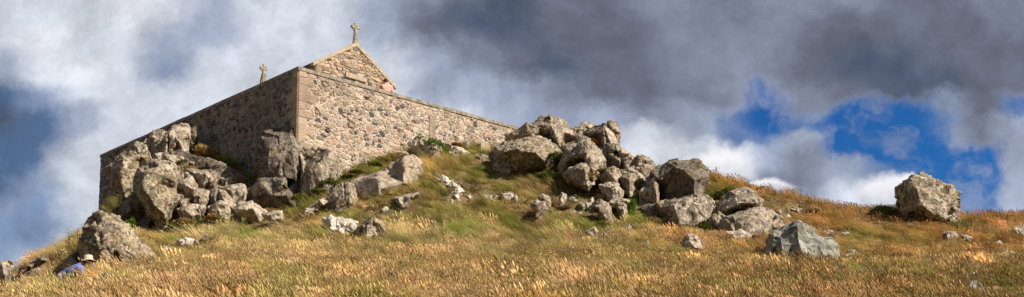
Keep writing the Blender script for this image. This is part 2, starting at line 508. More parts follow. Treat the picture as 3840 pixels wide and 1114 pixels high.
# far gable below the second cross
r = P(993, 300, 1.0); o_ = Vector((C0.x, C0.y, 0)) + d2 * aA
M2 = Matrix(((d1.x, -r.x), (d1.y, -r.y))); w_ = M2.inverted() @ Vector((-o_.x, -o_.y)); S1 = w_[0] + .2
print('chapel', aL, aR, aA, zE, zA, S1, FLOOR)
ch = empty('chapel', B(S0, aA, FLOOR)); tag(ch, 'small stone chapel with steep gable and slate roof behind the parapet', 'chapel')
def cpart(name, me, mat):
    o = link(name, me, mat, ch); o.matrix_parent_inverse = Matrix.Translation(-ch.location); return o
slope = (zA - zE) / (aR - aA)
def rake(u): return zA - .14 - np.abs(u + aL - aA) * slope
GP = dict(palette=[(.52, .40, .28), (.46, .335, .22), (.46, .385, .30), (.32, .24, .17), (.25, .205, .165), (.11, .105, .10), (.52, .33, .21)],
          probs=[.26, .2, .13, .15, .12, .07, .07], mortar=(.50, .40, .30))
gp = panel(B(S0, aL, 0), d2, -d1, aR - aL, const(FLOOR), rake, .027, seed=21, cw=.30, ch=.15, mthr=.12, relief=.045, quoin=quoin_fn(big=.5, small=.3), **GP)
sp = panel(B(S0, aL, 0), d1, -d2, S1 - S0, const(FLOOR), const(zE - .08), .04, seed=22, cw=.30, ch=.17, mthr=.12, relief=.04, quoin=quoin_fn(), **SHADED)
me = join_panels('wall', [gp, sp], [(bbox(S0 + .03, S1, aL + .03, aR, FLOOR, zE - .12), mc)])
# gable body prism behind the front face and at the far end
cpart('wall', me, M['masonry'])
mb = MB()
for s in (S0 + .04, S1 - .4):
    mb = MB(); mb.prism([B(s, aL + .04, zE - .119), B(s, aR - .02, zE - .119), B(s, aA, zA - .17)], d1 * .36)
    cpart('gable_core', mb.mesh('gable_core'), M['dressed'])
# roof slopes: overlapping slate courses
mb = MB()
for sg in (-1, 1):
    aE = aA + sg * ((aR - aL) / 2 + .16); zEE = zA - abs(aE - aA) * slope
    nC = 16
    for k in range(nC):
        f0, f1 = k / nC, (k + 1.25) / nC
        f1 = min(f1, 1.0)
        aa = aE + (aA - aE) * f0; ab = aE + (aA - aE) * f1
        za = zEE + (zA - zEE) * f0; zb = zEE + (zA - zEE) * f1
        poly = [B(S0 + .20, aa, za - .03), B(S0 + .20, ab, zb - .045), B(S0 + .20, ab, zb - .02), B(S0 + .20, aa, za + .012)]
        mb.prism(poly, d1 * (S1 - S0 - .3))
cpart('roof', mb.mesh('roof'), M['slate'])
for s in (S0 - .06, S1 - .14):
    for sg in (-1, 1):
        aE = aA + sg * ((aR - aL) / 2 + .17); zEE = zA - abs(aE - aA) * slope
        th = .13; mb = MB()
        mb.prism([B(s, aE, zEE - th * .9), B(s, aA + sg * .002, zA - th * 1.1), B(s, aA + sg * .002, zA + .055), B(s, aE, zEE + .055)], d1 * .26)
        cpart('gable_coping', mb.mesh('gable_coping'), M['dressed'])
a0, z0 = hit(1293, 273, 's', S0); a1, z1 = hit(1372, 303, 's', S0)
zc = (hit(1293, 280, 's', S0)[1] + hit(1372, 300, 's', S0)[1]) / 2
mb = MB(); mb.hexa(bbox(S0 - .1, S0 + .05, a0, a1, zc - .13, zc + .10))
cpart('lintel', mb.mesh('lintel'), M['dressed'])

def stone_cross(s, base_z, ped_h, ped_w0, ped_w1, head_h, arm, rough):
    """pierced wheel-head cross facing out of the gable"""
    import bmesh
    mb = MB()
    cz = base_z + ped_h
    w = head_h * .085; tk = .065
    c = cz + head_h * .60
    def bx(a0, a1, z0, z1, t=tk): mb.hexa(bbox(s - t, s + t, aA + a0, aA + a1, z0, z1))
    # shaft and arms flare to their ends
    def flare(x0, z0, w0, x1, z1, w1):
        d = Vector((x1 - x0, z1 - z0)); d.normalize(); nn = Vector((-d.y, d.x))
        pl_ = [(x0 + nn.x * w0, z0 + nn.y * w0), (x0 - nn.x * w0, z0 - nn.y * w0), (x1 - nn.x * w1, z1 - nn.y * w1), (x1 + nn.x * w1, z1 + nn.y * w1)]
        mb.prism([B(s - tk, aA + x, z) for x, z in pl_], d1 * tk * 2)
    flare(0, c, w * .8, 0, cz - .02, w * 1.25)
    flare(0, c, w * .8, 0, cz + head_h, w * 1.3)
    flare(0, c, w * .78, -arm, c, w * 1.3)
    flare(0, c, w * .78, arm, c, w * 1.3)
    r0, r1 = head_h * .25, head_h * .33
    N = 28
    for k in range(N):
        t0, t1 = 2 * math.pi * k / N, 2 * math.pi * (k + 1) / N
        mb.prism([B(s - tk * .7, aA + rr_ * math.cos(t), c + rr_ * math.sin(t)) for rr_, t in ((r0, t0), (r1, t0), (r1, t1), (r0, t1))], d1 * tk * 1.4)
    x = cpart('stone_cross', mb.mesh('stone_cross'), M['cross'])
    N = 9; vs = []; fs = []
    rings = 7
    rg = random.Random(int(s * 10))
    for j in range(rings):
        f = j / (rings - 1); wd = ped_w0 + (ped_w1 - ped_w0) * f ** .8
        for k in range(N):
            t = 2 * math.pi * k / N; jj = 1 + rg.uniform(-rough, rough)
            e = 1 / max(abs(math.cos(t)), abs(math.sin(t))) ** .55
            vs.append(B(s + math.sin(t) * wd * .75 * e * jj, aA + math.cos(t) * wd * e * jj, base_z - .18 + (ped_h + .2) * f))
    for j in range(rings - 1):
        for k in range(N):
            fs.append((j * N + k, j * N + (k + 1) % N, (j + 1) * N + (k + 1) % N, (j + 1) * N + k))
    fs.append(tuple(range(N))[::-1]); fs.append(tuple((rings - 1) * N + k for k in range(N)))
    pb = MB(); pb.add(vs, fs)
    p = link('pedestal', pb.mesh('pedestal'), M['granite'], x)
    p.matrix_parent_inverse = (x.matrix_parent_inverse @ Matrix()).copy() if False else Matrix()
    return x
bpy.context.view_layer.update()
stone_cross(S0 + .08, zA - .02, .52, .16, .085, .50, .22, .05)
stone_cross(S1 - .05, zA - .05, .60, .22, .14, .56, .22, .14)
# ------------------------------------------------------------------ rocks
def win(ox, oy, k): return lambda *p: [(ox + x / k, oy + y / k) + tuple(r) for x, y, *r in p]
A = win(300, 460, 2.49); Bw = win(300, 740, 2.49); Cw = win(850, 450, 2.49); E = win(1500, 440, 2.49)
Fw = win(2000, 420, 2.49); G = win(2200, 580, 2.134); Hh = win(1850, 680, 2.49); I = win(0, 780, 2.236)
J = win(3300, 630, 2.767); K = win(2800, 800, 2.378); L = win(3400, 800, 2.38); Mw = win(1400, 640, 2.49)
N = win(2680, 640, 3.396); Pw = win(500, 400, 1.2457); Q = win(1100, 450, 1.3586)

def subdivide(v, f):
    e = np.concatenate([f[:, [0, 1]], f[:, [1, 2]], f[:, [2, 0]]]); es = np.sort(e, 1)
    ue, inv = np.unique(es, axis=0, return_inverse=True); inv = inv.ravel()
    mid = (v[ue[:, 0]] + v[ue[:, 1]]) / 2; n = len(v); m_ = len(f)
    a, b_, c_ = inv[:m_] + n, inv[m_:2 * m_] + n, inv[2 * m_:] + n
    nf = np.concatenate([np.stack([f[:, 0], a, c_], 1), np.stack([a, f[:, 1], b_], 1), np.stack([c_, b_, f[:, 2]], 1), np.stack([a, b_, c_], 1)])
    return np.concatenate([v, mid]), nf
def smooth_v(v, f, k):
    e = np.unique(np.sort(np.concatenate([f[:, [0, 1]], f[:, [1, 2]], f[:, [2, 0]]]), 1), axis=0)
    s = np.zeros_like(v); c_ = np.zeros(len(v))
    np.add.at(s, e[:, 0], v[e[:, 1]]); np.add.at(s, e[:, 1], v[e[:, 0]])
    np.add.at(c_, e[:, 0], 1); np.add.at(c_, e[:, 1], 1)
    return v * (1 - k) + s / c_[:, None] * k
def normals(v, f):
    n = np.cross(v[f[:, 1]] - v[f[:, 0]], v[f[:, 2]] - v[f[:, 0]])
    o = np.zeros_like(v)
    for k in range(3): np.add.at(o, f[:, k], n)
    return o / (np.linalg.norm(o, axis=1)[:, None] + 1e-12)

def worley3(p, cell, seed):
    rr_ = np.random.RandomState(seed); T = rr_.rand(1024, 6)
    q = p / cell; i0 = np.floor(q).astype(int); best = np.full(len(p), 1e9); off = np.zeros((len(p), 3)); gg = np.zeros((len(p), 3))
    for dx in (-1, 0, 1):
        for dy in (-1, 0, 1):
            for dz in (-1, 0, 1):
                i = i0 + np.array([dx, dy, dz]); h = (i[:, 0] * 73 + i[:, 1] * 179 + i[:, 2] * 283) % 1024
                t = T[h]; o_ = q - (i + t[:, :3]); dd = (o_ ** 2).sum(1); m_ = dd < best
                best = np.where(m_, dd, best); off[m_] = o_[m_]; gg[m_] = t[m_, 3:] * 2 - 1
    return off * cell, gg

ROCKS = []          # (x, y, radius) footprints keep tall grass off
_seed = [100]
def rock(label, outline, D=None, T=None, ridge=(), mat='granite', amp=1.0, group=None, lean=.3, name='boulder', bury=.3, soft=.35, res=.048, strata=0.0, clear=True):
    _seed[0] += 1; rg = random.Random(_seed[0])
    xy = np.array([p[:2] for p in outline], float)
    if group == SG: amp *= .75
    area = .5 * np.sum(xy[:, 0] * np.roll(xy[:, 1], -1) - np.roll(xy[:, 0], -1) * xy[:, 1])
    if area < 0: xy = xy[::-1]
    x0, y0 = xy.min(0); x1, y1 = xy.max(0); cx, cy = (x0 + x1) / 2, (y0 + y1) / 2
    if D is None:
        low = [xy[i, 0] for i in range(len(xy)) if xy[i, 1] > y1 - .12 * (y1 - y0)]
        xm = sum(low) / len(low); wide_ = x1 - x0
        g0 = ground_D(xm, y1 - 1) or 34
        g0 = ground_D(xm, y1 + (.03 if group == SG and y1 < 850 and wide_ < 100 else .09 if group == SG and y1 < 930 else .15) * F / g0) or g0
        D = g0
        auto = True
    else: auto = False
    mpp = D / F
    wm, hm = (x1 - x0) * mpp, (y1 - y0) * mpp
    if T is None: T = .75 * min(wm, hm * 1.3) + .1
    if auto: D += T * .35
    n = len(xy); mx, my = xy.mean(0)
    verts2 = [Vector((p[0], p[1])) for p in xy]
    fwd = [0.0] * n
    for p in ridge:
        verts2.append(Vector((p[0], p[1]))); fwd.append(p[2] * 1.2)
    if not ridge:
        for (fx, fy, ff) in ((-.22, -.15, .42), (.12, .22, .55), (.25, -.2, .3), (-.15, .28, .5)):
            px_, py_ = mx + fx * (x1 - x0) * rg.uniform(.6, 1.1), my + fy * (y1 - y0) * rg.uniform(.6, 1.1)
            verts2.append(Vector((px_, py_))); fwd.append(T * ff * rg.uniform(.7, 1.3))
        for k in range(n):
            a_ = xy[k]; verts2.append(Vector((mx + (a_[0] - mx) * .74, my + (a_[1] - my) * .74))); fwd.append(T * rg.uniform(.30, .38))
    edges = [(i, (i + 1) % n) for i in range(n)]
    vo, eo, fo, ov, oe, of = geometry.delaunay_2d_cdt(verts2, edges, [], 1, 1e-4)
    m_ = len(vo); dep = []
    rim = set()
    for i in range(m_):
        src = ov[i]
        if src: dep.append(fwd[src[0]]); 
        else: dep.append(0.0)
        if src and min(src) < n: rim.add(i)
    # rim order
    order = [None] * n
    for i in range(m_):
        for s_ in ov[i]:
            if s_ < n: order[s_] = i
    P3 = []; grow = 1.06 if group in (LG, RG, CG) else 1.0 if 'perched' in label else 1.05
    for i in range(m_):
        h_ = (y1 - vo[i].y) * mpp
        jit = 0 if i not in rim else rg.uniform(-.12, .12) * T
        sc_ = grow if i in rim else 1.0
        P3.append(P(mx + (vo[i].x - mx) * sc_, my + (vo[i].y - my) * sc_, D + lean * h_ * .5 + jit - dep[i]))
    tris = [tuple(f) for f in fo]
    # back
    back = []
    for ring_s, ring_d in ((1.0, .45), (.7, .9)):
        rr_ = []
        for k in range(n):
            px_, py_ = mx + (xy[k, 0] - mx) * ring_s, my + (xy[k, 1] - my) * ring_s
            h_ = (y1 - py_) * mpp
            rr_.append(len(P3)); P3.append(P(px_, py_ + rg.uniform(-.03, .06) * (y1 - y0), D + lean * h_ * .5 + T * ring_d * rg.uniform(.85, 1.1)))
        back.append(rr_)
    rings = [order, back[0], back[1]]
    for a_, b_ in zip(rings[:-1], rings[1:]):
        for k in range(n):
            k2 = (k + 1) % n
            if a_[k] is None or a_[k2] is None: continue
            tris += [(a_[k], b_[k], b_[k2]), (a_[k], b_[k2], a_[k2])]
    cidx = len(P3); P3.append(P(mx, my, D + T * 1.02))
    for k in range(n): tris.append((back[1][k], cidx, back[1][(k + 1) % n]))
    v = np.array([tuple(p) for p in P3]); f = np.array(tris)
    # bury the foot
    zlow = v[:, 2].min(); hh = v[:, 2].max() - zlow
    if bury:
        v[:, 2] -= bury * np.clip(1 - (v[:, 2] - zlow) / (.22 * hh + 1e-6), 0, 1) * min(1, hh)
    # consistent outward normals
    cen = v.mean(0)
    me_ = bpy.data.meshes.new('t'); me_.from_pydata([tuple(p) for p in v], [], [tuple(int(i) for i in t) for t in f])
    import bmesh
    bm = bmesh.new(); bm.from_mesh(me_); bmesh.ops.recalc_face_normals(bm, faces=bm.faces); bmesh.ops.triangulate(bm, faces=bm.faces)
    bm.verts.ensure_lookup_table(); f = np.array([[q.index for q in fc.verts] for fc in bm.faces]); bm.free()
    bpy.data.meshes.remove(me_)
    us_ = np.unique(f); rm = np.full(len(v), -1); rm[us_] = np.arange(len(us_)); v = v[us_]; f = rm[f]
    size = max(wm, hm)
    lv = 0
    def elen(): 
        e_ = np.linalg.norm(v[f[:, 0]] - v[f[:, 1]], axis=1); return np.percentile(e_, 80)
    off = np.array([rg.uniform(0, 90) for _ in range(3)])
    while (elen() > res and lv < 6 and len(f) < 26000) or lv < 2:
        v, f = subdivide(v, f)
        if lv == 3: v = smooth_v(v, f, soft * .45)
        if lv == 1:
            nn = normals(v, f); v = v + nn * (fbm((v + off) * (2.2 / max(size, .3)) * 1.5, 2) * .045 * amp * min(size, 2.2))[:, None]
        lv += 1
    nn = normals(v, f); p = v + off
    sc = min(1.0, size / 1.2)
    d = fbm(p * 1.5 / sc, 3) * .035 * sc
    # fractured faces: each cell of rock is one tilted flat
    for cell_, am_ in ((.75 * (.4 + .6 * min(1, size / 2)), .17), (.30 * (.5 + .5 * sc), .17)):
        cc_, gg_ = worley3(p * np.array([1, 1, .8]), cell_, _seed[0])
        lim = cell_ * .10
        d += np.clip((cc_ * gg_).sum(1) * am_, -lim, lim) * 1.0
    # straight joints
    for nv_, sp_ in ((np.array([1, .35, .25]), .95), (np.array([-.2, .3, 1]), .95)):
        nv_ = nv_ + np.array([rg.uniform(-.3, .3) for _ in range(3)]); nv_ /= np.linalg.norm(nv_)
        sp_ *= rg.uniform(.9, 1.4) * (.45 + .55 * min(1, size / 2.2))
        t_ = (p @ nv_) / sp_ + fbm(p * 1.3 + 7 * sp_, 3) * .09
        c_i = np.floor(t_); fr2 = t_ - c_i
        on = sstep(-.1, .15, fbm(p * .9 + 31 * sp_, 2))
        dist = np.minimum(fr2, 1 - fr2) * sp_
        d -= np.exp(-(dist / .026) ** 2) * .08 * sc * on
    if strata:
        w_ = p[:, 2] * 5.5 + fbm(p * 1.1, 3) * 2.5 + p[:, 0] * .8
        d += (np.abs(w_ % 1.0 - .5) - .25) * strata
    d += fbm(p * 6.5, 4, .6) * .018 * (.5 + .5 * sc) + fbm(p * 17, 2) * .006
    v = v + nn * (d * amp)[:, None]
    base = np.array([v[:, 0].mean(), v[:, 1].mean(), v[:, 2].min()])
    me_ = mesh_np(name, v - base, f, smooth=True)
    o = link(name, me_, M[mat], None, tuple(base))
    tag(o, label, 'rock', group)
    if clear: ROCKS.append((base[0], D - (T * .3), wm * .5, hm, v[:, 0].min(), v[:, 0].max()))
    return o

LG, RG, SG, CG = 'rocks of the left outcrop below the shaded wall', 'rocks of the outcrop right of the wall', 'loose stones lying in the grass', 'rocks at the foot of the wall corner'
# --- left outcrop
rock('tall leaning slab with dark undercut left edge at the left end of the wall', A((265,425),(330,370),(395,300),(450,250),(505,200),(560,205),(610,225),(655,340),(640,400),(560,430),(530,560),(500,650),(470,750),(370,760),(385,640),(345,640),(300,540)), 34, 1.6,
     A((398,340,.85),(402,500,1.0),(408,640,.95),(500,330,.5),(480,520,.6),(560,300,.3)), 'lichen_granite', group=LG)
rock('dark block with pale cap left of the topmost pale block', A((580,215),(640,160),(690,120),(685,80),(760,72),(812,90),(815,150),(818,262),(750,300),(690,330),(650,350),(620,290)), 39.3, 1.5,
     A((690,140,.35),(760,165,.5),(805,155,.9),(805,250,1.1),(700,290,.5)), 'granite', group=LG)
rock('topmost pale upright block of the left outcrop, against the coping line', A((818,95),(870,45),(935,22),(1000,28),(1035,65),(1025,150),(1020,230),(1000,300),(940,290),(870,285),(822,262)), 39.6, 1.5,
     A((838,110,.75),(836,240,.9),(920,160,.95),(990,120,.6),(985,260,.7)), 'pale_granite', group=LG, amp=.8)
rock('narrow grey pillar rock right of the topmost pale block', A((1020,120),(1040,50),(1075,45),(1085,120),(1075,200),(1045,290),(1015,280)), 40.2, .8, (), 'dark_shaded_granite', group=LG)
rock('flat pale ledge below the two topmost blocks', A((655,380),(700,290),(780,290),(860,300),(960,320),(990,345),(960,375),(870,385),(760,375),(690,375)), 37.2, 1.3, A((720,310,.3),(850,335,.6),(920,350,.5)), 'pale_granite', group=LG)
rock('big pale lichen-mottled block with square top in front of the left outcrop', A((550,440),(640,405),(690,370),(800,375),(870,400),(885,480),(920,520),(882,620),(885,740)) + Bw((890,40),(870,120),(800,200),(760,235),(715,205),(700,160),(640,150)) + A((600,755),(520,665),(518,560)), 31.0, 2.2,
     A((598,470,.8),(610,640,1.0),(760,440,.6),(860,520,.35),(720,560,.8)) + Bw((690,60,1.0),(790,120,.7),(850,60,.35)), 'lichen_granite', group=LG, soft=.3)
rock('dark lower buttress rock under the big lichen-mottled block', Bw((640,150),(705,165),(720,230),(705,300),(700,400),(640,430),(550,420),(515,350),(490,260),(430,210),(360,200),(260,190),(350,100),(430,50),(490,-20),(520,-75),(620,-75)), 31.9, 1.8,
     Bw((600,30,.5),(660,210,.7),(600,320,.9),(460,130,.5),(640,380,.9)), 'dark_shaded_granite', group=LG)
rock('huge knobbly rock with stepped layers at the foot of the left wall end', Bw((45,290),(60,250),(120,210),(180,155),(240,175),(330,200),(400,250),(440,300),(445,345),(480,340),(530,400),(600,450),(650,500),(680,560),(600,610),(480,630),(330,640),(150,660),(70,610),(30,560),(35,450),(25,380),(55,330)), 23.6, 2.4,
     Bw((140,290,.55),(165,470,.9),(330,330,.7),(330,480,.85),(440,490,.65),(560,540,.5),(250,590,.8),(430,590,.6),(240,240,.4)), 'lichen_granite', group=LG, amp=1.15, strata=.05, name='boulder')
rock('wedge rock with sunlit top and dark front right of the big mottled block', A((880,600),(930,530),(990,470),(1040,520),(1100,590),(1112,640),(1085,700),(1060,760),(990,755),(950,700),(880,690)), 33.6, 1.3,
     A((930,560,.45),(1055,625,1.0),(1000,590,.8),(1000,700,.5)), 'granite', group=LG)
rock('little dark rock in the gap above the wedge rock', A((880,410),(930,420),(948,470),(930,530),(885,490)), 34.6, .6, (), 'dark_shaded_granite', group=LG)
rock('broad dark-fronted rock with pale flat top in the middle of the left outcrop', A((1000,445),(1080,440),(1160,450),(1230,450),(1290,470),(1285,540),(1255,610),(1180,660),(1110,650),(1100,590),(1040,520)), 35.6, 1.5,
     A((1060,470,.6),(1180,485,.9),(1150,570,.8),(1240,540,.6)), 'granite', group=LG)
rock('small rounded rock below the dry grass tuft in the left outcrop', A((1155,385),(1200,345),(1270,380),(1285,440),(1220,440),(1160,415)), 38, .8, (), 'granite', group=LG)
rock('dark angular rock against the shaded wall right of the dry grass tuft', A((1200,300),(1250,260),(1330,290),(1360,350),(1290,385),(1210,345)), 41, .9, (), 'dark_shaded_granite', group=LG)
rock('thin pale slab beside the green cushion in the left outcrop', A((1010,362),(1090,355),(1155,402),(1140,420),(1060,405),(1020,392)), 37.3, .8, (), 'pale_granite', group=LG)
rock('squared block with smooth sunlit top low in the left outcrop', Pw((400,377),(455,365),(515,363),(528,400),(525,448),(480,462),(440,415)), 34.4, 1.2, Pw((455,392,.55),(515,400,.6),(470,430,.7)), 'pale_granite', group=LG, amp=.7)
rock('sloping pale slab leaning left of the squared block', Pw((398,388),(425,393),(482,455),(472,466),(430,455),(395,435)), 33.4, .7, (), 'pale_granite', group=LG, amp=.7)
rock('low smooth pale block below the squared block', Pw((466,478),(500,455),(550,443),(600,478),(625,497),(590,515),(520,515),(475,510)), 32.6, 1.0, Pw((495,480,.5),(560,480,.6)), 'pale_granite', group=LG, amp=.7)
rock('rounded layered rock under the mossy hump', Pw((352,472),(400,445),(435,455),(450,490),(447,520),(400,512),(360,505)), 32.2, .8, (), 'granite', group=LG)
rock('broken pale rock right of the big mottled block, low down', Pw((208,482),(235,462),(285,458),(328,470),(322,505),(270,528),(222,520)), 31.8, .8, (), 'pale_granite', group=LG)
rock('mossy brown hump rock in the middle of the left outcrop', Pw((352,405),(385,383),(420,408),(432,450),(390,465),(352,470)), 33.6, .9, (), 'dark_shaded_granite', group=LG)
rock('pale cracked rock below the dark rock in the left outcrop', Pw((393,330),(440,318),(482,340),(478,370),(410,375)), 36.8, .9, (), 'granite', group=LG)
rock('upright dark rock between the mottled block and the broken pale rock', Pw((192,412),(230,405),(255,430),(250,462),(225,475),(196,460)), 32.8, .7, (), 'granite', group=LG)
rock('jagged rock low in the middle gully of the left outcrop', Pw((270,400),(310,385),(350,400),(352,450),(320,470),(275,455)), 33.4, .8, (), 'granite', group=LG)
rock('small dark stone wedged by the shaded wall foot', Pw((480,330),(510,318),(545,345),(540,400),(505,385)), 38, .8, (), 'dark_shaded_granite', group=LG)
rock('upright sliver of rock left of the dark corner block', Pw((535,385),(555,372),(560,400),(548,440),(533,440)), 35.6, .5, (), 'granite', group=LG)
rock('flat pale stone at the grass edge below the corner block', Pw((608,505),(650,488),(690,490),(700,522),(670,536),(640,530)), None, .6, (), 'pale_granite', group=LG)
rock('long dark stone lying behind the brown grass left of the corner block', Pw((555,400),(575,360),(600,350),(600,440),(570,470)), 37.0, .8, (), 'dark_shaded_granite', group=LG)
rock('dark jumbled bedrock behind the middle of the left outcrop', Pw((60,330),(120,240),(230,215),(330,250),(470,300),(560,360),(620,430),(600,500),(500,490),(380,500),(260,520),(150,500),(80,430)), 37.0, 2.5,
     Pw((200,320,.5),(300,300,.2),(420,360,.5),(300,430,1.5),(480,430,1.2)), 'dark_shaded_granite', group=LG, clear=False)
# --- wall corner
rock('tall craggy rock with white streak under the shaded side of the wall corner', Cw((275,225),(315,140),(345,118),(440,100),(490,100),(560,55),(600,42),(645,48),(680,100),(715,250),(722,330),(725,760),(610,760),(545,700),(525,570),(400,565),(285,565),(278,470),(262,400),(340,330),(300,300)), 35.9, 2.0,
     Cw((490,150,.35),(500,360,.75),(515,530,.85),(380,340,.6),(400,480,.7),(620,350,.75),(650,560,.9),(600,640,1.0),(590,120,.3)), 'dark_shaded_granite', group=CG, amp=1.0)
rock('dark-faced block with pale upper edge at the foot of the craggy corner rock', Cw((235,640),(300,555),(400,550),(540,552),(560,640),(610,700),(625,780),(540,830),(380,830),(240,790)), 34.6, 1.6,
     Cw((320,585,.55),(515,590,.65),(560,700,.6),(430,700,.55),(300,700,.5)), 'dark_shaded_granite', group=CG, amp=.8)
rock('pale block with dark notch under the sunlit side of the wall corner', Cw((690,272),(850,276),(950,283),(1000,300),(1040,380),(1062,520),(1000,610),(900,690),(800,735),(690,750)), 35.45, 1.8,
     Cw((722,520,.55),(760,490,.85),(850,420,.85),(955,310,.6),(735,400,-.05),(830,330,-.05),(900,300,.0),(780,640,.9),(900,560,.9),(1000,480,.5)), 'granite', group=CG, amp=.7, soft=.2)
rock('large tilted slab with dark end face and sunlit right face below the wall', Q((300,312),(340,292),(450,260),(520,215),(560,195),(600,193),(637,215),(645,280),(620,345),(560,385),(500,410),(445,430),(400,440),(350,455),(318,455),(322,400)), 33.2, 2.2,
     Q((430,300,.85),(438,350,.95),(442,400,.95),(350,305,.35),(335,380,.4),(560,235,.45),(560,320,.5)), 'pale_granite', group=CG, amp=.7, soft=.22)
rock('humped rock left of the large tilted slab', Q((148,415),(200,355),(280,315),(305,320),(318,380),(325,445),(262,480),(215,475),(178,460)), 31.9, 1.5,
     Q((212,385,.4),(225,445,.8),(285,350,.45),(290,420,.8)), 'lichen_granite', group=CG, amp=.8)
rock('thin pale slab sloping down left of the humped rock', Q((5,490),(60,450),(150,398),(168,420),(120,455),(60,488),(20,498)), 31.2, .8, (), 'pale_granite', group=CG, amp=.7)
rock('pale low block in grass below the large tilted slab', Q((515,397),(560,386),(638,373),(636,390),(605,405),(602,435),(560,455),(530,445)), None, 1.0, Q((535,405,.35),(590,400,.4),(560,430,.5)), 'granite', group=SG)
rock('small white stone on the brown hump below the tilted slab', Q((448,458),(465,440),(490,445),(492,466),(460,470)), None, None, (), 'white_stone', group=SG)
rock('crumbly white outcrop, left of two in the bank below the humped rock', Q((150,500),(190,490),(220,508),(260,502),(322,522),(328,565),(270,580),(220,570),(140,575),(128,558),(165,540)), None, 1.0, (), 'white_stone', 1.5, SG, strata=.05)
rock('crumbly grey-white outcrop, right of two in the bank below the humped rock', Q((328,545),(370,512),(400,503),(455,518),(472,560),(440,588),(380,594),(330,585)), None, 1.0, (), 'granite', 1.5, SG, strata=.05)
# --- along the right wall
rock('pale broken rock under the green shrub by the sunlit wall', E((160,215),(200,190),(250,200),(340,250),(380,270),(392,350),(408,412),(350,440),(280,420),(170,395),(162,300)), 38.7, 1.2, (), 'pale_granite', group=RG, amp=1.1)
rock('pale rock ridge right of the green shrub, sloping down to the right', E((428,240),(500,268),(580,298),(645,350),(712,405),(665,425),(600,415),(560,392),(520,335),(458,300)), 39.6, 1.0, (), 'pale_granite', group=RG)
rock('pale stone just below the right half of the green shrub', E((450,320),(500,328),(562,380),(572,414),(500,418),(460,395)), 38.9, .8, (), 'pale_granite', group=RG)
rock('pale low rock at the foot of the sunlit wall above the tilted slab', E((-20,325),(60,318),(90,360),(60,385),(-20,390)), 38.0, .8, (), 'pale_granite', group=RG)
rock('small grey stone beside the square post stump', E((820,335),(860,323),(892,342),(885,375),(830,370)), None, .5, (), 'granite', group=SG)
rock('small brownish stone left below the square post stump', E((702,358),(760,345),(822,365),(805,398),(720,402)), None, .6, (), 'granite', group=SG)
rock('flat pale stone at the foot of the lower dark rounded rock', E((898,492),(960,478),(1052,480),(1045,512),(990,536)), None, .6, (), 'pale_granite', group=SG)
# --- right outcrop
rock('highest rounded summit rock of the right outcrop', E((1005,240),(1012,170),(1110,110),(1190,55),(1218,75),(1320,15),(1400,0)) + Fw((140,50),(190,42),(232,72),(300,100),(335,170),(388,222),(375,262),(300,290),(240,290),(150,230)) + E((1350,215),(1200,215),(1080,225)), 38.6, 3.0,
     E((1195,130,.95),(1205,190,1.15),(1120,160,.5)) + Fw((60,140,.9),(170,130,.7),(205,200,1.15),(240,255,1.1),(290,190,.7)), 'granite', group=RG)
rock('broad lower rock with deep shaded front at the left of the right outcrop', E((882,410),(910,290),(980,245),(1080,212),(1200,200),(1350,200),(1440,270),(1490,330),(1420,400),(1345,445),(1240,490),(1140,525),(1060,495),(960,485),(888,460)), 36.8, 2.6,
     E((950,330,.85),(1050,300,1.1),(1130,315,1.3),(1260,325,1.3),(1340,390,1.0),(1120,470,.45),(1250,440,.45),(980,430,.3),(1400,330,.8)), 'lichen_granite', group=RG)
rock('rounded back rock between summit rock and horned rock', Fw((340,165),(390,148),(460,110),(530,115),(580,140),(612,170),(600,245),(500,262),(400,250),(350,210)), 40, 1.6, (), 'granite', group=RG)
rock('shaded rock with pointed top left of the pale upright slab', Fw((488,195),(560,150),(620,140),(662,118),(672,200),(684,300),(670,365),(600,330),(560,268),(500,258)), 38.3, 1.5, Fw((655,190,.85),(668,290,.95),(560,200,.5)), 'dark_shaded_granite', group=RG)
rock('pale upright slab in front of the horned rock', Fw((664,130),(700,155),(745,200),(785,280),(795,318),(740,318),(680,305)), 38.0, 1.2, Fw((685,200,.6),(730,270,.5)), 'pale_granite', group=RG, amp=.7)
rock('dark horned rock standing up against the sky', Fw((680,112),(700,92),(770,100),(800,140),(808,200),(800,305),(765,280),(730,200),(700,155)), 39, 1.2, Fw((735,150,.4),(775,230,.4)), 'granite', group=RG)
rock('steep pointed rock with shaded left face in the middle of the right outcrop', Fw((238,555),(265,440),(310,340),(400,270),(460,250),(500,258),(560,305),(625,370),(665,450),(660,530),(625,610),(560,580),(510,520),(480,490),(400,520),(330,560),(280,565)), 35.7, 2.6,
     Fw((320,350,.35),(460,300,.7),(500,400,1.15),(505,330,1.0),(300,460,.5),(420,420,.95),(560,440,1.0),(600,520,.7),(520,490,1.0)), 'granite', group=RG)
rock('squat rock with shaded front below the steep pointed rock', Fw((285,585),(350,530),(430,500),(480,468),(512,520),(528,600),(562,640),(510,672),(430,655),(330,635)), 34.4, 1.6, Fw((410,540,.55),(478,540,.85),(500,610,.95),(380,600,.6)), 'granite', group=RG)
rock('small notched block right of the squat rock', Fw((508,505),(560,508),(645,530),(625,610),(560,650),(530,595)), 34.9, 1.2, Fw((565,540,.6),(560,600,.6)), 'granite', group=RG)
rock('dark craggy rock under the pale upright slab', Fw((608,335),(680,298),(745,308),(800,378),(832,440),(865,515),(800,535),(740,500),(660,420)), 37.3, 1.6, Fw((740,340,.7),(800,440,.9),(700,390,.5)), 'dark_shaded_granite', group=RG)
rock('smooth pale slope of rock stepping down right of the horned rock', Fw((768,318),(830,338),(900,388),(975,430),(988,475),(950,510),(880,530),(850,490),(820,425),(790,365)), 36.9, 1.6, Fw((825,385,.5),(870,470,.7),(930,450,.5)), 'pale_granite', group=RG, amp=.75)
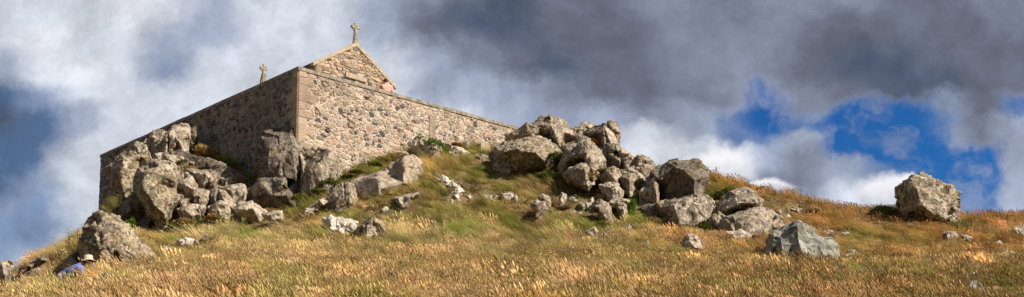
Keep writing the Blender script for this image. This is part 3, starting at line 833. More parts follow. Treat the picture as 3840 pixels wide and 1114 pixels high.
rock('rounded rock at the lower right end of the right outcrop skyline', Fw((972,408),(1040,413),(1090,450),(1152,512),(1130,575),(1060,620),(1000,575),(955,515)), 36.3, 1.5, (), 'granite', group=RG)
rock('dark-sided cube of rock above the pale foot block', Fw((618,590),(680,530),(740,513),(792,530),(812,590),(825,690),(760,690),(700,665),(630,650)), 34.6, 1.3, Fw((738,535,.4),(765,620,.75),(700,560,.5)), 'granite', group=RG)
rock('pale foot block at the bottom of the right outcrop', G((103,245),(180,223),(245,230),(302,292),(295,335),(245,360),(180,362),(130,310)), 33.6, 1.4, G((160,255,.6),(230,270,.8),(190,330,.7)), 'pale_granite', group=RG, amp=.75)
rock('dark-fronted block right of the pale foot block', G((272,180),(350,150),(385,162),(432,232),(402,305),(345,318),(300,270)), 34.3, 1.3, G((340,200,.6),(345,280,.75)), 'granite', group=RG)
rock('cracked pale rock above the dark-fronted block', G((262,135),(330,110),(400,130),(452,170),(485,232),(445,285),(400,210),(350,155),(280,170)), 35.2, 1.3, (), 'pale_granite', group=RG)
rock('jumbled pale rock behind the cracked pale rock', G((345,110),(420,60),(470,90),(530,110),(525,150),(480,200),(420,170)), 36, 1.3, (), 'granite', group=RG)
rock('flat pale step rock with the bright green clump beside it', G((175,382),(240,360),(330,352),(348,372),(318,405),(312,480),(290,495),(240,425)), None, 1.0, (), 'pale_granite', group=RG)
rock('massive overhanging boulder with dark hollow face on the skyline', G((462,250),(530,150),(600,90),(650,68),(700,48),(760,55),(830,46),(900,65),(945,110),(955,180),(940,260),(918,335),(880,350),(780,350),(690,385),(605,388),(585,300),(560,215)), 33.8, 3.0,
     G((700,88,.85),(575,195,.75),(640,135,.8),(850,200,1.3),(872,320,1.1),(780,135,1.05),(612,345,.35),(720,340,.45),(800,335,.7),(690,215,.55),(790,235,.85),(900,130,.7)), 'dark_shaded_granite', group=RG, soft=.2, amp=.85)
rock('dark upright block tucked under the left side of the overhanging boulder', G((425,295),(500,212),(550,195),(580,235),(585,385),(520,388),(428,410)), 33.3, 1.4, G((548,235,.65),(562,350,.65),(500,290,.35)), 'granite', group=RG, soft=.2)
rock('massive pale block with orange lichen patch under the overhanging boulder', G((578,400),(640,375),(760,350),(860,338),(960,340),(1007,382),(1002,450),(965,545),(935,630),(870,665),(790,655),(700,600),(640,570),(598,505)), 32.2, 2.6,
     G((600,430,.4),(700,400,1.0),(745,540,1.2),(880,430,1.15),(690,565,.8),(900,560,1.0),(720,470,1.15)), 'granite', group=RG, amp=.85)
rock('dark low rock left of the massive pale block', G((418,425),(500,385),(572,380),(592,440),(603,545),(540,540),(478,498)), 32.8, 1.4, (), 'dark_shaded_granite', group=RG)
rock('grey half-buried stone directly below the massive pale block', G((778,700),(810,645),(870,643),(912,690),(935,745),(860,765),(790,750)), None, 1.0, (), 'granite', group=RG)
rock('sloping capstone with dark underside lying on the domed rock', G((1028,465),(1060,400),(1090,340),(1150,300),(1230,275),(1290,273),(1350,308),(1402,368),(1392,422),(1340,440),(1260,478),(1150,498),(1080,482)), 32.7, 2.2,
     G((1330,325,.7),(1345,385,1.0),(1220,395,1.05),(1100,430,.7),(1210,330,.6),(1200,455,.1),(1300,435,.25)), 'granite', group=RG, soft=.25, amp=.8)
rock('wide domed pale rock under the sloping capstone', G((1048,600),(1058,550),(1110,500),(1200,480),(1300,447),(1390,425),(1450,438),(1500,472),(1545,505),(1595,562),(1565,620),(1480,690),(1380,710),(1200,730),(1100,690)), 31.2, 2.4,
     G((1150,570,.7),(1350,500,.7),(1480,560,.6),(1300,630,.95),(1200,530,.6),(1200,660,.8),(1400,640,.8)), 'granite', group=RG, amp=.7)
rock('cracked rock wedged left of the domed rock', G((1005,482),(1060,465),(1135,490),(1062,560),(1010,555),(972,535)), 32.0, 1.2, (), 'granite', group=RG)
rock('thin leaning stone left of the sloping capstone', G((1000,440),(1040,378),(1068,385),(1042,452),(1010,485)), 32.9, .7, (), 'granite', group=RG)
rock('bright white stone in front of the domed rock', G((1113,625),(1180,615),(1240,603),(1312,640),(1285,700),(1200,700),(1140,662)), 29.8, .9, (), 'white_stone', group=RG, amp=.8)
rock('big grey-green angular rock standing alone in the grass on the right', K((188,320),(198,240),(220,190),(330,150),(460,86),(500,93),(570,140),(650,222),(740,225),(787,270),(802,360),(822,450),(760,465),(500,458),(380,455),(260,430),(188,390)), 23.4, 2.2,
     K((455,150,.55),(480,300,1.05),(490,430,1.2),(300,215,.3),(310,290,.85),(640,270,.7),(700,380,1.05),(250,300,.35),(400,260,.7),(600,400,1.1),(320,395,.85),(400,420,.9)), 'greenstone', amp=.75, soft=.2)
rock('huge perched boulder alone on the right skyline', J((180,210),(270,145),(350,95),(415,53),(480,92),(580,138),(660,153),(740,198),(802,260),(808,330),(822,395),(802,430),(824,472),(792,515),(700,540),(600,545),(420,540),(240,505),(200,430),(175,372),(197,345),(168,300)), 34.2, 3.0,
     J((345,115,.25),(372,210,1.1),(350,265,.95),(430,370,1.4),(560,430,1.45),(700,455,1.15),(560,230,.9),(680,300,.9),(300,430,.45),(230,290,.25),(300,485,.2),(500,510,.45),(770,400,.7)), 'lichen_granite', amp=1.2, soft=.2, strata=.10)
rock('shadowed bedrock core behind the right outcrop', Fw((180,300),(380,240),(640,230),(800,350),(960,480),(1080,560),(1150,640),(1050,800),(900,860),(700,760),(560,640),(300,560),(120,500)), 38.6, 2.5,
     Fw((400,400,1.2),(650,480,1.4),(850,600,2.2),(950,700,2.6),(500,560,1.6)), 'dark_shaded_granite', group=RG, clear=False)
# --- stones in the grass, right
rock('rounded grey stone, left of the two under the dark green tussock', L((318,180),(370,158),(430,165),(457,200),(450,245),(335,242)), None, .9, (), 'granite', group=SG)
rock('small tilted grey stone, right of the two under the dark green tussock', L((478,192),(540,198),(577,215),(562,250),(500,236)), None, .5, (), 'granite', group=SG)
rock('pale rock cut by the right edge of the picture', L((912,165),(970,130),(1047,116),(1120,130),(1120,200),(930,198)), None, 1.0, (), 'pale_granite', group=SG)
rock('small grey pointed stone below the rock at the right edge', L((778,265),(830,248),(884,300),(800,308)), None, .6, (), 'granite', group=SG)
rock('dark slaty rock near the bottom right corner', L((505,660),(560,606),(620,612),(662,650),(765,750),(640,775),(515,720)), None, 1.0, (), 'greenstone', group=SG)
rock('pale orange-tinged stone in the bottom right corner', L((975,745),(1010,715),(1060,698),(1120,740),(1100,790),(985,785)), None, .8, (), 'pale_granite', group=SG)
rock('small white stone above the dark slaty rock', L((450,545),(485,532),(510,552),(475,566)), None, None, (), 'white_stone', group=SG)
rock('small flat pale stone right of the grey-green rock', K((672,170),(720,152),(765,160),(765,186),(690,190)), None, None, (), 'pale_granite', group=SG)
rock('small pale stone in brown grass, farther right of the grey-green rock', K((845,176),(890,162),(918,182),(862,194)), None, None, (), 'pale_granite', group=SG)
rock('low pale ledge under the skyline between mound and perched boulder', N((930,495),(1050,480),(1100,488),(1220,500),(1230,535),(1130,540),(1040,530)), None, .6, (), 'pale_granite', group=SG)
rock('small pale stone left of the low pale ledge', N((772,515),(830,500),(860,520),(852,550),(790,552)), None, None, (), 'pale_granite', group=SG)
rock('tiny white stone below the low pale ledge', N((898,582),(930,558),(964,590),(920,606)), None, None, (), 'white_stone', group=SG)
# --- stones in the grass, middle
rock('pale broken stone in the brown bank left of the pair of white-topped stones', Hh((62,185),(75,115),(110,106),(180,110),(192,150),(140,200),(85,202)), None, .8, (), 'pale_granite', group=SG)
rock('small upright white sliver beside the pale broken stone', Hh((192,172),(210,128),(224,150),(217,188)), None, None, (), 'white_stone', group=SG)
rock('white-topped blocky stone in the middle of the bank', Hh((302,300),(378,252),(348,215),(400,193),(482,193),(502,260),(508,350),(440,340),(340,345)), None, 1.1, Hh((400,220,.3),(470,250,.5),(400,300,.6)), 'granite', group=SG)
rock('grey stone just behind the white-topped blocky stone', Hh((418,155),(460,113),(522,150),(532,200),(515,280),(490,205)), None, .9, (), 'granite', group=SG)
rock('tall narrow pale stone in the bank right of the white-topped stone', Hh((598,250),(613,150),(640,116),(677,130),(672,180),(645,248)), None, .6, (), 'granite', group=SG)
rock('flat white stone right of the tall narrow pale stone', Hh((688,154),(720,140),(770,123),(784,150),(720,164)), None, None, (), 'white_stone', group=SG)
rock('wedge of pale rock left of the layered outcrop in the bank', Hh((793,208),(860,190),(925,158),(932,200),(880,245),(840,268)), None, .8, (), 'pale_granite', group=SG)
rock('layered pale outcrop in the bank below the right outcrop', Hh((888,262),(940,200),(1000,173),(1062,210),(1092,250),(1112,345),(1080,368),(1000,340),(985,285),(900,290)), None, 1.1, (), 'granite', 1.1, SG, strata=.05)
rock('little pale stone in the brown hollow of the bank', Hh((683,305),(710,273),(772,268),(762,305),(710,316)), None, None, (), 'pale_granite', group=SG)
rock('rounded whitish stone at the lower edge of the brown bank', Hh((868,475),(900,443),(950,428),(978,470),(968,530),(900,525)), None, .6, (), 'pale_granite', group=SG)
rock('smaller whitish stone right of the rounded whitish stone', Hh((982,508),(1030,468),(1084,500),(1062,530)), None, .5, (), 'pale_granite', group=SG)
rock('tiny pale stone left below the dark low rock', Hh((1236,436),(1270,398),(1292,430),(1270,450)), None, None, (), 'white_stone', group=SG)
rock('small grey stone in grass below the dark low rock', Hh((1386,580),(1440,553),(1464,590),(1400,618)), None, None, (), 'granite', group=SG)
rock('upper bare white rock of the stony gully', Mw((605,80),(640,38),(682,58),(714,100),(702,138),(660,118)), None, .7, (), 'white_stone', group=SG)
rock('long bare white rock of the stony gully', Mw((698,140),(740,108),(800,148),(864,188),(800,206),(740,178)), None, .7, (), 'white_stone', group=SG)
rock('dark stone right of the long bare white rock', Mw((820,140),(850,110),(885,125),(885,160),(840,165)), None, None, (), 'dark_shaded_granite', group=SG)
rock('small white stone low in the stony gully, left', Mw((752,228),(790,216),(803,250),(780,260)), None, None, (), 'white_stone', group=SG)
rock('small white stone low in the stony gully, right', Mw((868,235),(905,222),(924,250),(890,262)), None, None, (), 'white_stone', group=SG)
rock('pale lumpy stone at the bottom of the stony gully', Mw((712,300),(728,268),(745,280),(745,318),(722,322)), None, None, (), 'white_stone', group=SG)
rock('flat pinkish slab right of the stony gully', Mw((985,240),(1020,222),(1100,232),(1110,262),(1000,262)), None, None, (), 'pale_granite', group=SG)
rock('white stone at the left outcrop foot, largest of three in brown grass', Pw((205,628),(240,612),(282,620),(278,645),(222,645)), None, None, (), 'white_stone', group=SG)
rock('grey stone at the left outcrop foot, middle of three in brown grass', Pw((282,634),(300,620),(315,622),(312,642)), None, None, (), 'pale_granite', group=SG)
rock('grey stone at the left outcrop foot, right of three in brown grass', Pw((318,614),(345,598),(354,618),(325,632)), None, None, (), 'pale_granite', group=SG)
# --- bottom left
rock('dark rounded rock cut by the left edge of the picture', I((-60,490),(0,455),(60,450),(98,452),(106,490),(92,560),(80,640),(-60,660)), 20.6, 1.2, I((20,480,.35),(30,560,.6)), 'granite', group=SG)
rock('long grey slab on the left skyline', I((105,560),(180,500),(240,480),(300,425),(370,408),(394,440),(340,480),(240,515),(150,560)), 24.8, 1.0, I((180,525,.22),(250,492,.25),(350,430,.25)), 'granite', group=SG)
rock('pale flat slab below the long grey skyline slab', I((125,625),(200,570),(270,520),(350,513),(388,540),(384,580),(290,605),(190,635)), None, 1.0, I((220,590,.2),(270,560,.25),(340,540,.25)), 'pale_granite', group=SG)
rock('dark mossy rock leaning behind the person in blue', I((488,530),(540,470),(580,400),(640,368),(668,390),(655,450),(610,520),(520,560)), 24.0, 1.0, (), 'dark_shaded_granite', group=SG)
rock('dark grey stone in the golden grass below the huge knobbly rock', I((745,640),(830,580),(880,555),(932,553),(925,630),(850,655),(780,665)), None, .8, (), 'greenstone', group=SG)

# square granite post stump near the wall
mb = MB(); q0 = P(1803, 562, 40.6)
zz0, zz1 = q0.z - .3, P(1820, 536, 40.6).z
ex, ey = Vector((.42, .36, 0)), Vector((-.2, .26, 0)); c_ = Vector((q0.x, q0.y, 0))
ring = [c_, c_ + ex, c_ + ex + ey, c_ + ey]
mb.hexa([p + Vector((0, 0, zz0)) for p in ring] + [p * 1.0 + Vector((0, 0, zz1)) for p in ring])
o = link('stone_post', mb.mesh('stone_post'), M['dressed'])
bv = o.modifiers.new('bevel', 'BEVEL'); bv.width = .02; bv.segments = 2
tag(o, 'short squared stone stump standing before the sunlit wall', 'post')

# loose rubble in the gully: too many to count
rg = np.random.RandomState(5)
allv, allf, n0 = [], [], 0
import itertools
ico_v = np.array([(0,0,1),(.894,0,.447),(.276,.851,.447),(-.724,.526,.447),(-.724,-.526,.447),(.276,-.851,.447),(.724,.526,-.447),(-.276,.851,-.447),(-.894,0,-.447),(-.276,-.851,-.447),(.724,-.526,-.447),(0,0,-1)])
ico_f = np.array([(0,1,2),(0,2,3),(0,3,4),(0,4,5),(0,5,1),(1,6,2),(2,7,3),(3,8,4),(4,9,5),(5,10,1),(2,6,7),(3,7,8),(4,8,9),(5,9,10),(1,10,6),(11,7,6),(11,8,7),(11,9,8),(11,10,9),(11,6,10)])
spots = []
for cx, cy, rx, ry, n in ((1700,705,50,24,34),(1740,745,60,26,34),(1660,680,26,16,14),(2020,760,120,40,14),(620,935,40,15,30),(600,925,60,20,20),(2200,770,80,30,25),(1360,860,90,18,25),(700,870,110,40,40),(3000,795,60,15,14),(700,700,60,50,30)):
    for _ in range(n):
        spots.append((cx + rg.normal() * rx * .6, cy + rg.normal() * ry * .6))
for px, py in spots:
    D = ground_D(px, py)
    if D is None: continue
    p = P(px, py, D); s = rg.uniform(.025, .075)
    v = ico_v * (1 + rg.uniform(-.3, .3, (12, 1))) * s * np.array([rg.uniform(.8, 1.6), rg.uniform(.8, 1.4), rg.uniform(.6, 1)])
    v, f_ = subdivide(v, ico_f); v = v * (1 + rg.uniform(-.06, .06, (len(v), 1)))
    allv.append(v + np.array([p.x, p.y, gz_at(p.x, p.y) + s * .4])); allf.append(f_ + n0); n0 += len(v)
o = link('rubble', mesh_np('rubble', np.concatenate(allv), np.concatenate(allf), smooth=False), M['pale_granite'])
tag(o, 'scattered pale pebbles and rubble on bare patches of the slope', 'rubble', kind='stuff')
# ------------------------------------------------------------------ grass
def ribbon(V, Fc, T_, base, dirx, h, lean, curve, w, face, seg=3, t0=0.0, t1=1.0):
    n = len(V)
    wx, wy = math.cos(face) * w, math.sin(face) * w
    for k in range(seg + 1):
        f = k / seg
        off = lean * h * (f * (1 - curve) + f * f * curve)
        z = h * f * (1 - .25 * curve * f)
        x, y = base[0] + dirx[0] * off, base[1] + dirx[1] * off
        ww = (1 - f) ** .6 if k < seg else 0.12
        V.append((x - wx * ww, y - wy * ww, z)); V.append((x + wx * ww, y + wy * ww, z)); T_ += [t0 + (t1 - t0) * f] * 2
    for k in range(seg): Fc.append((n + 2 * k, n + 2 * k + 1, n + 2 * k + 3, n + 2 * k + 2))
    return V[-1]

def head(V, Fc, T_, tip, d, ln, w):
    """four-sided seed head along direction d"""
    n = len(V); d = Vector(d).normalized(); a = d.orthogonal().normalized(); b_ = d.cross(a)
    p0 = Vector(tip); pm = p0 + d * ln * .4; p1 = p0 + d * ln
    V.append(tuple(p0)); V.append(tuple(p1)); T_ += [1.3, 1.6]
    for k in range(4):
        q = pm + (a * math.cos(k * 1.571) + b_ * math.sin(k * 1.571)) * w; V.append(tuple(q)); T_.append(1.5)
    for k in range(4):
        k2 = (k + 1) % 4
        Fc.append((n, n + 2 + k, n + 2 + k2, n + 2 + k2)); Fc.append((n + 2 + k, n + 1, n + 2 + k2, n + 2 + k2))

def tuft(kind, seed):
    r = random.Random(seed); V, Fc, T_ = [], [], []
    if kind == 'seed':
        for _ in range(13):
            b = (r.gauss(0, .07), r.gauss(0, .07)); h = r.uniform(.20, .34)
            d = (-1, r.uniform(-.3, .3)); ln = r.uniform(.15, .5)
            ribbon(V, Fc, T_, b, d, h, ln, .6, .0035, r.uniform(-.6, .6))
            tip = V[-1]
            head(V, Fc, T_, tip, (-r.uniform(.3, .75), r.uniform(-.15, .15), 1), r.uniform(.045, .075), r.uniform(.006, .010))
        for _ in range(15):
            ribbon(V, Fc, T_, (r.gauss(0, .08), r.gauss(0, .08)), (-1, r.uniform(-.8, .8)), r.uniform(.10, .22), r.uniform(.1, .9), .8, .005, r.uniform(0, 3.1), t1=.75)
    elif kind == 'wisp':
        for _ in range(34):
            b = (r.gauss(0, .08), r.gauss(0, .08))
            ribbon(V, Fc, T_, b, (-1, r.uniform(-.6, .6)), r.uniform(.16, .36), r.uniform(.3, 1.3), .75, .0042, r.uniform(-.9, .9), seg=4)
    elif kind == 'turf':
        for _ in range(30):
            a = r.uniform(0, 6.28)
            ribbon(V, Fc, T_, (r.gauss(0, .07), r.gauss(0, .07)), (math.cos(a) - .4, math.sin(a)), r.uniform(.05, .13), r.uniform(.2, .9), .6, .006, r.uniform(0, 3.1))
    elif kind == 'scrub':
        for _ in range(26):
            a = r.uniform(0, 6.28); p = r.uniform(0, 1)
            b = (math.cos(a) * .10 * p, math.sin(a) * .10 * p); h = r.uniform(.07, .17) * (1.1 - .5 * p)
            ribbon(V, Fc, T_, b, (math.cos(a), math.sin(a)), h, r.uniform(.1, .5), .4, .004, a, seg=2)
            for _k in range(3):
                f = r.uniform(.4, 1); q = (b[0] + math.cos(a) * h * .3 * f, b[1] + math.sin(a) * h * .3 * f, h * f)
                n = len(V); s = .016
                V.extend([(q[0] - s * r.uniform(.5, 1), q[1], q[2]), (q[0] + s, q[1] + s * r.uniform(-1, 1), q[2] + s * .3), (q[0], q[1] + s * .4, q[2] + s * 1.3)])
                T_ += [.8, 1, 1.1]; Fc.append((n, n + 1, n + 2, n + 2))
    V = np.array(V); Fc = [tuple(dict.fromkeys(f)) for f in Fc]
    me = bpy.data.meshes.new('tuft_' + kind); me.from_pydata([tuple(v) for v in V], [], Fc); me.update()
    at = me.attributes.new('bt', 'FLOAT', 'POINT'); at.data.foreach_set('value', np.array(T_, np.float32))
    return me

m, nt, out = new_mat('meadow_grass'); g = NT(nt)
ti = g.n('ShaderNodeAttribute'); ti.attribute_type = 'INSTANCER'; ti.attribute_name = 'tint'
bt = g.n('ShaderNodeAttribute'); bt.attribute_name = 'bt'
oi = g.n('ShaderNodeObjectInfo')
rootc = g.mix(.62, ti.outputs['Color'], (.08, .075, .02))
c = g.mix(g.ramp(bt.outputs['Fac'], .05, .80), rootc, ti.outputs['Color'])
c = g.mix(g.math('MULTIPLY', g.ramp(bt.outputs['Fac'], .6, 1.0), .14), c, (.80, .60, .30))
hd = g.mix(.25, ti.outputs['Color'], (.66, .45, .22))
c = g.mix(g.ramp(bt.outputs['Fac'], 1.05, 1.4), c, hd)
hsv = g.n('ShaderNodeHueSaturation'); g.l(c, hsv.inputs['Color'])
g.l(g.math('ADD', g.math('MULTIPLY', oi.outputs['Random'], .5), .85), hsv.inputs['Value'])
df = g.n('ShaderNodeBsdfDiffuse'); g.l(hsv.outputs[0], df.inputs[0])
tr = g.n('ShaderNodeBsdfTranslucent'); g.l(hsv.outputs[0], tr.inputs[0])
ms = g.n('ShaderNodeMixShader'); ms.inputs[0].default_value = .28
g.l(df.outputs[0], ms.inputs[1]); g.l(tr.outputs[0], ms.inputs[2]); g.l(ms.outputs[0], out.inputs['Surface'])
M['grass'] = m

kinds = ['seed', 'seed', 'seed', 'wisp', 'wisp', 'wisp', 'turf', 'turf', 'scrub', 'scrub']
protos = bpy.data.collections.new('grass_tufts')
for k, kd in enumerate(kinds):
    me = tuft(kd, 50 + k); me.materials.append(m)
    po = bpy.data.objects.new('tuft_%02d' % k, me); protos.objects.link(po)

def grass_tree():
    ng = bpy.data.node_groups.new('scatter', 'GeometryNodeTree')
    ng.interface.new_socket('Geometry', in_out='INPUT', socket_type='NodeSocketGeometry')
    ng.interface.new_socket('Geometry', in_out='OUTPUT', socket_type='NodeSocketGeometry')
    gi, go = ng.nodes.new('NodeGroupInput'), ng.nodes.new('NodeGroupOutput')
    ci = ng.nodes.new('GeometryNodeCollectionInfo'); ci.inputs['Collection'].default_value = protos
    ci.inputs['Separate Children'].default_value = True; ci.inputs['Reset Children'].default_value = True
    iop = ng.nodes.new('GeometryNodeInstanceOnPoints'); iop.inputs['Pick Instance'].default_value = True
    def attr(nm, tp):
        a = ng.nodes.new('GeometryNodeInputNamedAttribute'); a.data_type = tp; a.inputs['Name'].default_value = nm
        return [o_ for o_ in a.outputs if o_.enabled and o_.name == 'Attribute'][0]
    ng.links.new(gi.outputs[0], iop.inputs['Points']); ng.links.new(ci.outputs[0], iop.inputs['Instance'])
    ng.links.new(attr('idx', 'INT'), iop.inputs['Instance Index'])
    e2r = ng.nodes.new('FunctionNodeEulerToRotation'); ng.links.new(attr('rot', 'FLOAT_VECTOR'), e2r.inputs[0])
    ng.links.new(e2r.outputs[0], iop.inputs['Rotation'])
    ng.links.new(attr('scl', 'FLOAT_VECTOR'), iop.inputs['Scale'])
    ng.links.new(iop.outputs[0], go.inputs[0])
    return ng
GT = grass_tree()

C_ = dict(straw=(.82, .53, .20), pale=(.88, .68, .38), gold=(.82, .47, .13), orange=(.72, .33, .09), rust=(.50, .19, .07), olive=(.30, .255, .055),
          green=(.165, .235, .03), bright=(.20, .34, .03), brown=(.30, .155, .08), dark=(.11, .11, .03), pink=(.74, .46, .26), tan=(.55, .36, .13))
C_ = {k: np.array(v) for k, v in C_.items()}

rg = np.random.RandomState(77)
def sample(n, y0, y1):
    y = np.sqrt(rg.uniform(y0 ** 2, y1 ** 2, n)); x = rg.uniform(-.66, .66, n) * (y + 1.5)
    return x, y
x1_, y1_ = sample(30000, 11.0, 20); x2_, y2_ = sample(34000, 20, 30); x3_, y3_ = sample(34000, 30, 46)
gxp = np.concatenate([x1_, x2_, x3_]); gyp = np.concatenate([y1_, y2_, y3_])
gzp = gz_at(gxp, gyp)
# not inside the building
rel = np.stack([gxp - C0.x, gyp - C0.y], 1)
Mi = np.linalg.inv(np.array([[d1.x, d2.x], [d1.y, d2.y]])); sa = rel @ Mi.T
keep = ~((sa[:, 0] > -.05) & (sa[:, 1] > -.05) & (sa[:, 0] < LW + .1) & (sa[:, 1] < RW + .1))
gxp, gyp, gzp = gxp[keep], gyp[keep], gzp[keep]
PX, PY = project(gxp, gyp, gzp)
n = len(gxp)
w2 = np.stack([gxp, gyp, np.zeros(n)], 1)
f1 = fbm(w2 * .45 + 3, 3); f2 = fbm(w2 * 1.3 + 20, 3); f3 = fbm(w2 * .22 + 50, 3); f4 = fbm(w2 * 2.6 + 70, 2); r_ = rg.rand(n); r2 = rg.rand(n)
# wind-combed streaks follow the contour of the slope
st = fbm(np.stack([PX * .0035, PY * .018 + gyp * .05, np.zeros(n)], 1) * 1.0 + 90, 3)
low = sstep(880, 1010, PY + f1 * 150 + f4 * 60)             # golden meadow, lower slope
right = sstep(2550, 2950, PX)
tint = np.tile(C_['olive'], (n, 1)); kind = np.full(n, 3)
def blend(mask, c, s=1.0):
    global tint
    k = np.clip(mask, 0, 1)[:, None] * s; tint = tint * (1 - k) + C_[c] * k
# upper bank
blend(sstep(-.02, .22, f2), 'brown', .85); blend(sstep(.1, .25, fbm(w2 * 1.7 + 200, 3)), 'rust', .5); blend(sstep(.1, .25, fbm(w2 * 2.1 + 240, 3)), 'dark', .6); blend(sstep(.02, .3, f1), 'tan', .5); blend(sstep(.02, .24, f4), 'green', .7)
blend(sstep(.05, .25, -f2) * sstep(0, .2, f4), 'bright', .55); blend(sstep(.15, .35, f3 + f4 * .4), 'pink', .5)
kind = np.where(f2 + .5 * f4 > .12, 8 + (r_ * 2).astype(int), 3 + (r_ * 3).astype(int))
kind = np.where((f2 < -.22), 6 + (r_ * 2).astype(int), kind)
up_tint, up_kind = tint.copy(), kind.copy()
# lower meadow
tint = np.tile(C_['straw'], (n, 1))
blend(sstep(-.1, .2, f1 + f4 * .3), 'gold', .6); blend(sstep(.02, .25, f2), 'pink', .55); blend(sstep(.0, .22, f3 + .4 * f2), 'olive', .75)
blend(sstep(.05, .25, -f2 + .3 * f4), 'pale', .8); blend(sstep(.08, .22, f4), 'brown', .85); blend(sstep(.06, .22, -f1 + f4 * .4), 'olive', .8); blend(sstep(.12, .3, fbm(w2 * 1.9 + 33, 3)), 'green', .6); blend(sstep(.08, .3, fbm(w2 * 5 + 44, 2)), 'dark', .55)
blend(sstep(.3, .45, st + f4 * .2), 'green', .4)
gA = fbm(np.stack([gxp * .28, gyp * .9, np.zeros(n)], 1) + 5, 3); gB = fbm(np.stack([gxp * .5, gyp * 1.5, np.zeros(n)], 1) + 85, 3)
blend(sstep(.04, .22, gA), 'olive', .75); blend(sstep(.04, .22, -gA), 'pale', .6); blend(sstep(.08, .26, gB), 'brown', .65); blend(sstep(.12, .28, -gB), 'green', .35)
lk = np.where(r_ < .80, (r2 * 3).astype(int), 3 + (r2 * 3).astype(int))
lo_tint = tint.copy()
tint = up_tint * (1 - low[:, None]) + lo_tint * low[:, None]
kind = np.where(r2 * .6 + .2 < low, lk, up_kind)
# pale seed-head drifts along the join
drift = np.exp(-((PY - (905 + 25 * np.sin(PX / 260.) + f1 * 60)) / 26) ** 2) * sstep(-.15, .1, f2)
blend(drift * (1 - right), 'pale', .9); kind = np.where((drift > .45) & (r_ < .8), (r2 * 3).astype(int), kind)
# right-hand slope: rust and orange seed heads
rt = right * sstep(1010, 940, PY)
k = sstep(.0, .25, f2 + .1)
blend(rt * .9, 'tan', .8); blend(rt * sstep(-.1, .2, f1), 'orange', .5); blend(rt * sstep(.05, .25, f4), 'rust', .6); blend(rt * sstep(.08, .28, -f2), 'olive', .85); blend(rt * sstep(.1, .3, f3), 'pink', .6)
kind = np.where((rt > .5) & (r_ < .6), (r2 * 3).astype(int), kind)
# hand-placed patches (x, y, rx, ry, colour, strength, tuft kinds)
PATCH = [
 (900,935,300,26,'olive',.75,3),(1450,925,260,30,'olive',.8,3),(2050,935,240,34,'olive',.8,3),(2500,960,160,26,'olive',.6,3),(1250,985,160,14,'green',.5,3),(700,1000,120,12,'olive',.6,3),(1000,1060,180,16,'olive',.6,3),
 (1900,990,160,18,'green',.55,3),(2300,1060,240,20,'olive',.6,3),(2950,1040,180,18,'olive',.6,3),(3550,1060,160,22,'olive',.6,3),(1560,1080,120,14,'brown',.6,0),(760,1060,140,16,'brown',.6,0),(2080,1080,150,14,'brown',.6,0),(2650,1080,160,16,'brown',.6,0),(1820,960,140,10,'pale',.7,0),(1150,955,160,10,'pale',.7,0),(2350,985,180,10,'pale',.7,0),
 (2000,560,40,20,'green',.5,3),
 (1720,640,170,60,'tan',.6,3),(1830,640,90,45,'green',.7,3),(1640,620,60,50,'straw',.7,3),(1900,690,160,40,'olive',.7,3),(2080,650,120,35,'green',.55,3),(2120,700,160,22,'tan',.7,3),
 (1530,720,60,80,'tan',.8,3),(1480,800,120,40,'olive',.7,3),(1560,870,70,40,'brown',.8,8),(1260,900,140,30,'olive',.6,3),(1180,855,80,30,'orange',.45,3),(1060,845,90,40,'brown',.6,8),
 (1400,560,150,20,'olive',.8,6),(1180,700,90,25,'bright',.5,6),(1240,650,100,18,'olive',.8,6),(1300,830,60,16,'green',.8,6),(1420,800,70,25,'pink',.6,8),
 (1000,880,120,30,'green',.6,6),(960,900,60,20,'bright',.6,6),(850,850,90,25,'tan',.7,3),(720,830,100,25,'olive',.7,6),(490,850,22,32,'bright',.8,6),(690,830,35,20,'dark',.8,6),(640,850,35,20,'green',.8,6),(590,915,35,22,'gold',.7,3),
 (2370,785,28,32,'bright',.95,6),(2270,850,40,25,'dark',.8,8),(2150,820,90,35,'brown',.85,8),(2080,780,80,30,'brown',.8,8),(2200,790,70,30,'rust',.45,8),(1960,790,80,50,'brown',.7,8),(2340,880,120,40,'olive',.6,3),
 (2020,720,90,25,'pink',.6,3),(1770,740,80,50,'brown',.7,3),(1700,870,120,30,'bright',.45,3),(1560,875,60,20,'green',.7,6),(1800,890,60,25,'bright',.4,3),(1560,905,120,20,'pale',.6,0),(1740,860,60,20,'pink',.5,0),
 (2750,690,90,30,'orange',.75,0),(2850,715,60,22,'orange',.9,8),(2840,690,26,14,'rust',.5,8),(2660,740,50,25,'dark',.6,3),(2700,720,30,20,'green',.6,3),(3300,790,70,20,'dark',.7,3),(3620,860,45,20,'green',.8,3),(3640,850,40,20,'dark',.6,3),
 (3430,930,80,30,'olive',.7,3),(3250,900,120,40,'olive',.7,3),(2960,790,70,20,'brown',.7,8),(3750,810,100,18,'orange',.6,0),(3480,820,60,12,'pale',.6,0),(3200,950,120,40,'olive',.6,3),(3250,1080,90,30,'green',.5,3),(3480,1020,60,40,'olive',.6,3),
 (250,920,70,60,'olive',.75,3),(290,890,40,40,'green',.5,3),(620,990,60,12,'bright',.6,6),(960,960,200,14,'pale',.5,0),(400,940,30,12,'brown',.6,8),(1100,800,60,12,'bright',.7,6),(440,1040,30,12,'dark',.6,6),
 (1950,1040,40,20,'green',.7,3),(1840,900,50,14,'pink',.6,0),(2500,920,130,22,'straw',.7,0),(2250,915,120,20,'pale',.6,0),(2800,940,60,20,'green',.6,3),(2640,930,120,25,'pink',.5,0),
]
